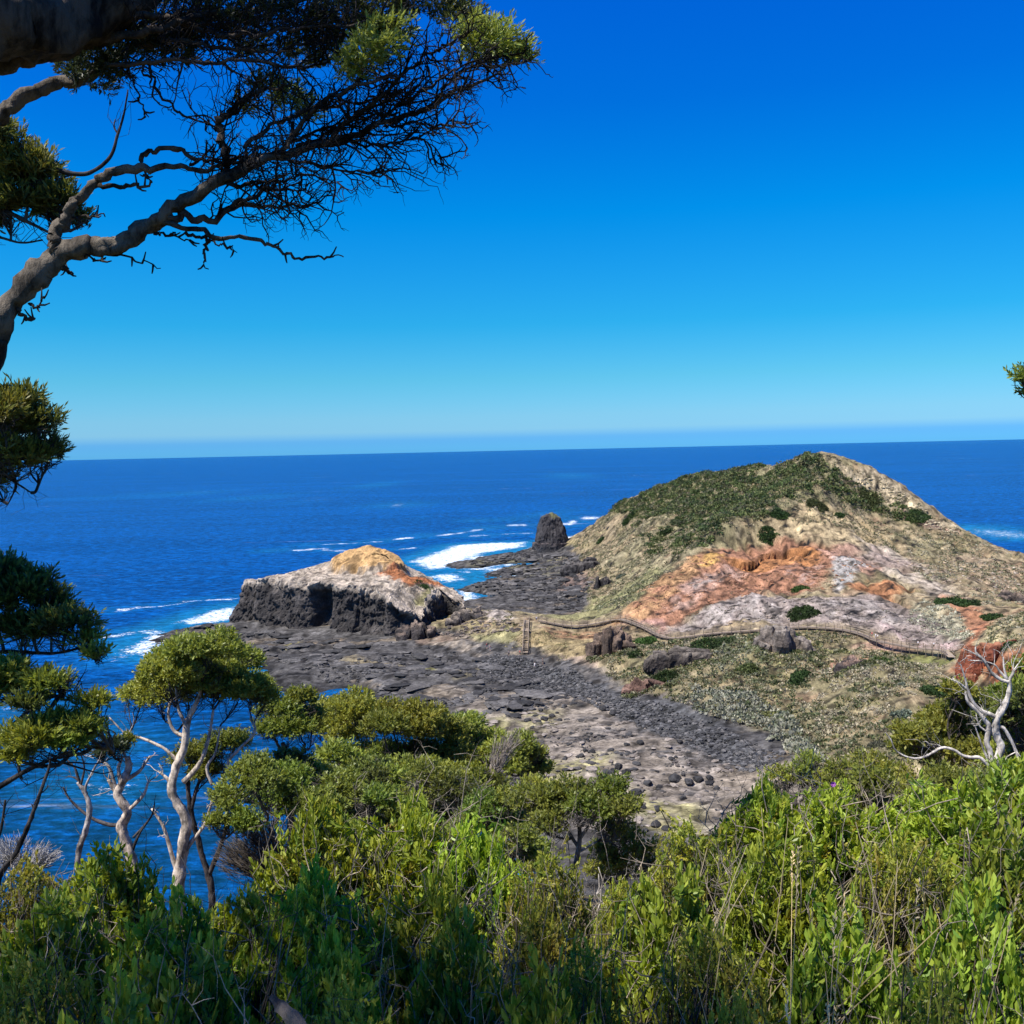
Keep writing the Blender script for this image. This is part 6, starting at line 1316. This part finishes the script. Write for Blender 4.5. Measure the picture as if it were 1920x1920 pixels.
# leafy tips of that tree, sun and shade painted as bright and dark greens
cr = MB(); r = np.random.default_rng(78)
LT = [(930,84,44,NY,5.05),(965,94,30,NY,5.1),(895,72,46,NY,5.1),(980,105,20,NY,5.1),(862,30,40,ND,5.2),(830,8,34,DGR,5.2),(690,100,38,NY,4.85),(660,130,30,NY,4.9),(725,90,30,NY,4.85),(745,55,28,NY,4.9),(700,60,28,NY,4.9),(170,135,46,DGR,5.1),(215,115,40,DGR,5.1),(130,120,30,DGR,5.2),(260,80,40,DGR,5.2),(330,95,34,DGR,5.2),(540,180,30,NY,5.5),(500,160,30,ND,5.5),(580,205,24,NY,5.5),(460,200,22,ND,5.5),(400,40,46,DGR,5.2),(480,25,46,DGR,5.1),(560,20,46,DGR,5.2),(640,15,46,DGR,5.2),(720,5,40,ND,5.2),(760,0,34,DGR,5.2),(560,95,36,ND,5.4),(620,100,30,ND,5.4),(300,20,46,DGR,5.3),(340,70,36,DGR,5.3),(470,85,34,ND,5.4),(600,60,40,DGR,5.3),(680,50,36,ND,5.3)]
BN = [(.26, .34, .05), (.20, .28, .045), (.30, .36, .055)]
for (px, py, rp, cs, Y) in LT:
    c = at(px, py, Y); R = rp * Y / 1920.
    P, d = lump_points((*c, R, R * 1.2, R * .8), 1300 if cs is NY else 1250, r, -.8, .4, (.3, 1.05))
    ax = unit(d * .6 + np.array([.35, 0, .35]) + .45 * r.standard_normal(P.shape)); P = P - ax * .03
    sprigs(cr, P, ax, .05 + .035 * r.random(len(P)), 13, .027, .0068, .62, pal(r, len(P), BN if cs is NY else cs), r, tipcol=(.46, .54, .12) if cs is NY else None)
# rest of its crown, above and to the left of the picture
OVH = [(-2.7,1.0,62.3,.62),(-2.2,1.1,62.4,.6),(-2.4,1.75,62.5,.55),(-1.8,.85,62.4,.6),(-1.45,1.1,62.3,.5),(-3.1,1.9,62.5,.6),(-3.5,1.2,62.4,.7),(-1.1,.5,62.4,.5),(-2.1,4.4,63.6,.6),(-1.65,4.5,63.6,.45)]
tw = MB()
for (x, y, z, R) in OVH:
    P, d = lump_points((x, y, z, R, R, R * .7), 210, r, -.9, .35, (.35, 1.05)); ax = unit(d * .6 + np.array([0, 0, .4]) + .5 * r.standard_normal(P.shape))
    sprigs(cr, P, ax, .10 + .06 * r.random(len(P)), 12, .045, .011, .65, pal(r, len(P), ND), r)
    s = np.array([-3.2, 3.8, 63.0]) if y > 2.5 else np.array([-3.6, 3.9, 61.5]); c = np.array([x, y, z])
    tube(tw, spline(np.array([s, s * .6 + c * .4 + [0, 0, .25], c]), 14), [.05, .03, .012], 6, np.array(BK), .2, 3)
    twigs(tw, np.tile(c, (40, 1)), c + unit(r.standard_normal((40, 3))) * R * .8, .008, .003, r, .2, (.06, .052, .046), K=5)
tw.build('branch', M['bark'], ov, smooth=True)
cr.build('crown', M['leaf'], ov)
# ================================================================== bushes right below the lookout
def shrub(name, kind, seed, label, cat='shrub'):
    r = np.random.default_rng(seed); root = empty(name, (0, 0, 0), label, cat)
    K = dict(
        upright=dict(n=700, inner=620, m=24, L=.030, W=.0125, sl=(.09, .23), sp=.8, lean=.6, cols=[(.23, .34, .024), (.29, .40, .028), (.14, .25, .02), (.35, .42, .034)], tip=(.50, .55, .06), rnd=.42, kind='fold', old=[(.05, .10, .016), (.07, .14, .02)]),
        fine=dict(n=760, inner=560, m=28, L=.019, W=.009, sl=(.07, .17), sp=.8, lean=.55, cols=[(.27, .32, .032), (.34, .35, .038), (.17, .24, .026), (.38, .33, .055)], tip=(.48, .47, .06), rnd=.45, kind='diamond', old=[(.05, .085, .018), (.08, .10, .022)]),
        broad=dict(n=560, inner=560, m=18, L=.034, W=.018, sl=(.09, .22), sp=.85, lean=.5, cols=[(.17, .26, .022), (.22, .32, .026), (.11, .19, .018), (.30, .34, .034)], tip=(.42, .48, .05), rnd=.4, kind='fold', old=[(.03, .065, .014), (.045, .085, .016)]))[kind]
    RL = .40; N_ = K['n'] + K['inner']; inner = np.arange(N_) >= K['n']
    a = r.random(N_) * 2 * np.pi; q = np.sqrt(r.random(N_)) * RL
    lump = .16 * np.sin(3 * a + seed) * q / RL + .26 * fbm(q * np.cos(a) * 6 + seed, q * np.sin(a) * 6, seed=seed)
    top = 1.0 - .62 * (q / RL) ** 2.2 + lump - .16 * r.random(N_) ** 2
    out = np.stack([np.cos(a), np.sin(a), 0 * a], -1)
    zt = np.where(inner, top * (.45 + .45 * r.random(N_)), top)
    tipp = out * q[:, None] + np.array([0, 0, 1.0]) * zt[:, None]
    ax = unit(np.array([.06, 0, 1.0]) + out * (K['lean'] * q / RL)[:, None] + K['rnd'] * r.standard_normal((N_, 3)))
    sl = K['sl'][0] + (K['sl'][1] - K['sl'][0]) * r.random(N_)
    st = tipp - ax * sl[:, None]
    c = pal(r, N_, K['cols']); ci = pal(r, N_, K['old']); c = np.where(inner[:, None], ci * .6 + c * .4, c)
    yel = r.random(N_) < .03; c[yel] = np.array([.34, .27, .03]) * (.7 + .5 * r.random((yel.sum(), 1)))
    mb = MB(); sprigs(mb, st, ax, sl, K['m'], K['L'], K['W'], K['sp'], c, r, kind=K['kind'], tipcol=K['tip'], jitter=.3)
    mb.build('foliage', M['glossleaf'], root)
    tw = MB(); forks = np.stack([.22 * r.standard_normal(26), .22 * r.standard_normal(26), .35 + .25 * r.random(26)], -1)
    b0 = np.column_stack([.06 * r.standard_normal((26, 2)), -np.full(26, .06)])
    twigs(tw, b0, forks, .011, .006, r, .15, (.17, .14, .11), K=5, sides=5)
    near = np.argmin(np.linalg.norm(st[:, None] - forks[None] - np.array([0, 0, .0]), axis=2), 1)
    twigs(tw, forks[near], st, .0045, .0022, r, .12, (.15, .125, .09), K=4, sides=4)
    twigs(tw, st, tipp - ax * .02, .0022, .001, r, .03, (.13, .15, .05), K=3, sides=3)
    dn = 26; dp = np.stack([.5 * RL * r.standard_normal(dn), .5 * RL * r.standard_normal(dn), .72 + .2 * r.random(dn)], -1); de = dp + unit(r.standard_normal((dn, 3)) + np.array([0, 0, .9])) * (.12 + .22 * r.random((dn, 1)))
    Pd = twigs(tw, dp, de, .0028, .0010, r, .2, (.34, .28, .21), K=5, sides=4); J = np.repeat(Pd[:, 3], 2, 0); twigs(tw, J, J + unit(r.standard_normal(J.shape) + np.array([0, 0, .5])) * .09, .0014, .0007, r, .2, (.34, .28, .21), K=3)
    tw.build('stems', M['bark'], root, smooth=True)
    return root
LAYOUT = [
 (40,1625,4.3,300,'fine','small leaved bush in the lower left corner against the water'),
 (200,1625,4.4,300,'broad','dark leafy bush at lower left in front of the broken pale tree'),
 (440,1675,4.0,260,'broad','leafy bush around the foot of the tall pale trunk'),
 (610,1525,4.6,320,'upright','bright upright shrub just right of the pale trunks, topmost at centre left'),
 (750,1500,4.8,320,'upright','bright upright shrub with tall shoots below the broad central tree'),
 (905,1560,4.4,300,'upright','upright shrub at the crest left of the small bushy tree'),
 (1030,1620,4.0,270,'fine','yellowish small leaved bush under the small bushy tree'),
 (1165,1655,3.7,260,'fine','straw mixed bush in the dip below the pale cove flat'),
 (1290,1560,4.8,300,'fine','small leaved shrub at the right side of the dip below the cove flat'),
 (1430,1490,6.0,330,'upright','bright upright shrub below the end of the boulder beach'),
 (1590,1470,5.9,340,'upright','bright upright shrub with one purple flower below the straw slope'),
 (1750,1480,5.7,340,'upright','bright upright shrub below the foot of the dead white tree'),
 (1905,1470,5.0,340,'broad','dark leafy bush with yellow leaves at the right edge'),
 (80,1690,3.3,330,'broad','shaded leafy bush at the left edge, second row from the bottom'),
 (320,1720,3.3,330,'broad','shaded leafy bush below the broken pale tree, second row'),
 (570,1655,3.5,330,'upright','half shaded upright shrub below the tall pale trunk'),
 (800,1640,3.5,340,'upright','half shaded upright shrub at the centre of the foreground'),
 (1015,1700,3.1,300,'fine','sunlit small leaved bush below the small bushy tree'),
 (1240,1660,3.3,320,'broad','green bush in the middle of the right foreground'),
 (1460,1590,3.9,350,'upright','sunlit upright shrub with leaning shoots in the right foreground'),
 (1690,1590,3.8,350,'fine','sunlit small leaved shrub below the dead white tree, second row'),
 (1890,1610,3.4,330,'broad','dark broad leaved bush at the right edge, second row'),
 (60,1800,2.5,360,'fine','shaded small leaved bush at the left edge, near the bottom'),
 (330,1810,2.5,380,'broad','deeply shaded leafy bush at the lower left'),
 (620,1790,2.6,370,'upright','shaded upright shrub right of the lower left shade'),
 (860,1790,2.6,340,'broad','shaded broad leaved bush at the bottom centre'),
 (1090,1800,2.5,340,'fine','small leaved bush with dry stalks at the bottom centre right'),
 (1340,1750,2.7,370,'fine','sunlit small leaved bush behind the seeding grass'),
 (1590,1730,2.7,370,'broad','sunlit broad leaved bush behind the seeding grass, right of the small leaved one'),
 (1840,1730,2.6,380,'broad','dark bush behind the bare twiggy shrub at the lower right'),
 (200,1895,1.95,420,'broad','darkest bush at the very bottom left'),
 (640,1885,1.95,440,'fine','dark bush at the very bottom beside the broken grey branch'),
 (1020,1890,1.95,400,'broad','leafy bush at the very bottom centre'),
 (1380,1880,1.95,400,'fine','bush at the very bottom among the seeding grass'),
 (1760,1865,1.95,420,'fine','bush at the very bottom right under the bare twigs')]
protos = {'upright': [('upright', 901), ('upright', 902), ('upright', 903)], 'fine': [('fine', 911), ('fine', 912)], 'broad': [('broad', 921), ('broad', 922)]}
made = {}; rs = random.Random(3); cnt = {'upright': 0, 'fine': 0, 'broad': 0}
for (px, py, Y, w, kind, lab) in LAYOUT:
    pr = protos[kind][cnt[kind] % len(protos[kind])]; cnt[kind] += 1
    if pr not in made: o = made[pr] = shrub('shrub', pr[0], pr[1], lab)
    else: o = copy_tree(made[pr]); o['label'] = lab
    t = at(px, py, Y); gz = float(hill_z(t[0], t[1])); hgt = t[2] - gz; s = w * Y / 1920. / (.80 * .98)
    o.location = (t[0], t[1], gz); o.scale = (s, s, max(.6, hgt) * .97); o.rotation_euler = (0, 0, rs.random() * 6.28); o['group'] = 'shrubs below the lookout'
    if 'purple' in lab: flower_host = o
# one purple pea flower on its shrub
r = np.random.default_rng(5)
mb = MB(); c = np.array(at(1562, 1470, 5.55)); n = 6; a = np.arange(n) / n * 6.28
D = np.stack([np.cos(a), -.5 + 0 * a, np.sin(a)], -1)
leaves(mb, np.tile(c, (n, 1)), D, np.tile([0, -1.0, .2], (n, 1)), .018, .014, np.tile([.42, .12, .45], (n, 1)), 'fold')
fo = mb.build('flower', M['leaf']); fo.parent = flower_host; fo.matrix_parent_inverse = (Matrix.Translation(flower_host.location) @ flower_host.rotation_euler.to_matrix().to_4x4() @ Matrix.Diagonal((*flower_host.scale, 1))).inverted()
# seeding grass and straw
mb = MB(); r = np.random.default_rng(960)
def grass(n, px0, px1, Y0, Y1, lo, hi, heads, col, lean=.25, w=.0035):
    for _ in range(n):
        px = r.uniform(px0, px1); Y = r.uniform(Y0, Y1); b = at(px, 1900, Y); z0 = float(hill_z(b[0], b[1])); hgt = at(px, r.uniform(lo, hi), Y)[2] - z0
        d = np.array([r.normal(.1, lean), r.normal(0, lean), 1]); b = np.array([b[0], b[1], z0])
        P = spline(np.array([b, b + d * hgt * .5 + r.normal(0, .02, 3), b + np.array([d[0] * 1.5, d[1] * 1.4, 1]) * hgt * np.array([1, 1, .97])]), 8)
        c = np.array(col) * r.uniform(.7, 1.25); tube(mb, P, [w * .8, w * .35], 3, c)
        if heads and r.random() < heads:
            t = unit(P[-1] - P[-3]); k = 26; pp = P[-1] + t * np.linspace(-.02, .075, k)[:, None]
            dd = unit(t + .45 * r.standard_normal((k, 3))); leaves(mb, pp, dd, r.standard_normal((k, 3)), .012, .004, np.tile(c * 1.15, (k, 1)))
        elif r.random() < .5:
            j = r.integers(2, 6); dd = unit(np.array([[r.normal(0, .8), r.normal(0, .8), .5]])); leaves(mb, P[j:j + 1], dd, r.standard_normal((1, 3)), r.uniform(.15, .3), .005, c[None])
ST = (.62, .47, .23)
grass(13, 1480, 1690, 1.7, 2.1, 1770, 1885, .6, ST, .2, .0022); grass(9, 1490, 1640, 1.7, 1.9, 1780, 1870, .9, (.55, .45, .26), .16, .0022)
grass(20, 1090, 1250, 2.3, 3.2, 1680, 1860, .05, (.40, .32, .16), .22, .003); grass(10, 1080, 1300, 2.6, 3.4, 1650, 1740, .05, (.42, .36, .2), .2, .003); grass(10, 1390, 1560, 3.4, 4.6, 1540, 1630, .05, (.42, .36, .18), .2)
grass(8, 1720, 1900, 1.8, 2.4, 1760, 1880, .2, (.36, .29, .18), .25); grass(10, 640, 740, 2.6, 3.2, 1760, 1850, .0, (.36, .28, .14), .2, .003)
tag(mb.build('dry_grass', M['straw']), kind='stuff')
def bare_shrub(px, py, Y, spread, n, label, seed, col):
    r = np.random.default_rng(seed); t = at(px, py, Y); gz = float(hill_z(t[0], t[1])); root = empty('bare_shrub', (t[0], t[1], gz), label, 'dry shrub')
    b = np.array([t[0], t[1], gz - .05]); fk = b + np.array([0, 0, (t[2] - gz) * .55]) + r.standard_normal((7, 3)) * .06
    mb = MB(); twigs(mb, np.tile(b, (7, 1)), fk, .012, .008, r, .15, col, K=6, sides=5); mb.build('stem', M['palebark'], root, smooth=True)
    tw = MB(); J = fk[r.integers(0, 7, n)]; E = J + unit(r.standard_normal((n, 3)) * np.array([1, .8, .5]) + np.array([.25, -.1, .55])) * spread * (.5 + .6 * r.random((n, 1)))
    Pm = twigs(tw, J, E, .006, .003, r, .18, col, K=6, sides=4); J2 = np.repeat(Pm[:, 3], 3, 0); twigs(tw, J2, J2 + unit(J2 - fk.mean(0) + r.standard_normal(J2.shape) * .35) * spread * (.2 + .4 * r.random((len(J2), 1))), .0028, .001, r, .15, col, K=4)
    tw.build('twigs', M['palebark'], root)
bare_shrub(1800, 1770, 2.0, .34, 30, 'bare brown twiggy shrub at the lower right in front of the dark bush', 971, (.30, .24, .17))
bare_shrub(1700, 1540, 4.4, .30, 14, 'pale bare twigs among the leaves below the dead white tree', 972, (.42, .36, .28))
bare_shrub(1100, 1640, 5.2, .40, 26, 'thin grey bare twigs rising from the dip in front of the cove flat', 973, (.36, .32, .27))
mb = MB(); P = P3([(508,1868,1.78),(528,1890,1.76),(548,1906,1.72),(590,1960,1.66)], 1.8); tube(mb, spline(P, 14), [.004, .011, .012, .012], 9, np.array((.09, .075, .06)), .4, 4)
tag(mb.build('broken_branch', M['palebark'], origin=P[1]), 'short broken grey branch lodged in the dark bushes at the bottom', 'branch')
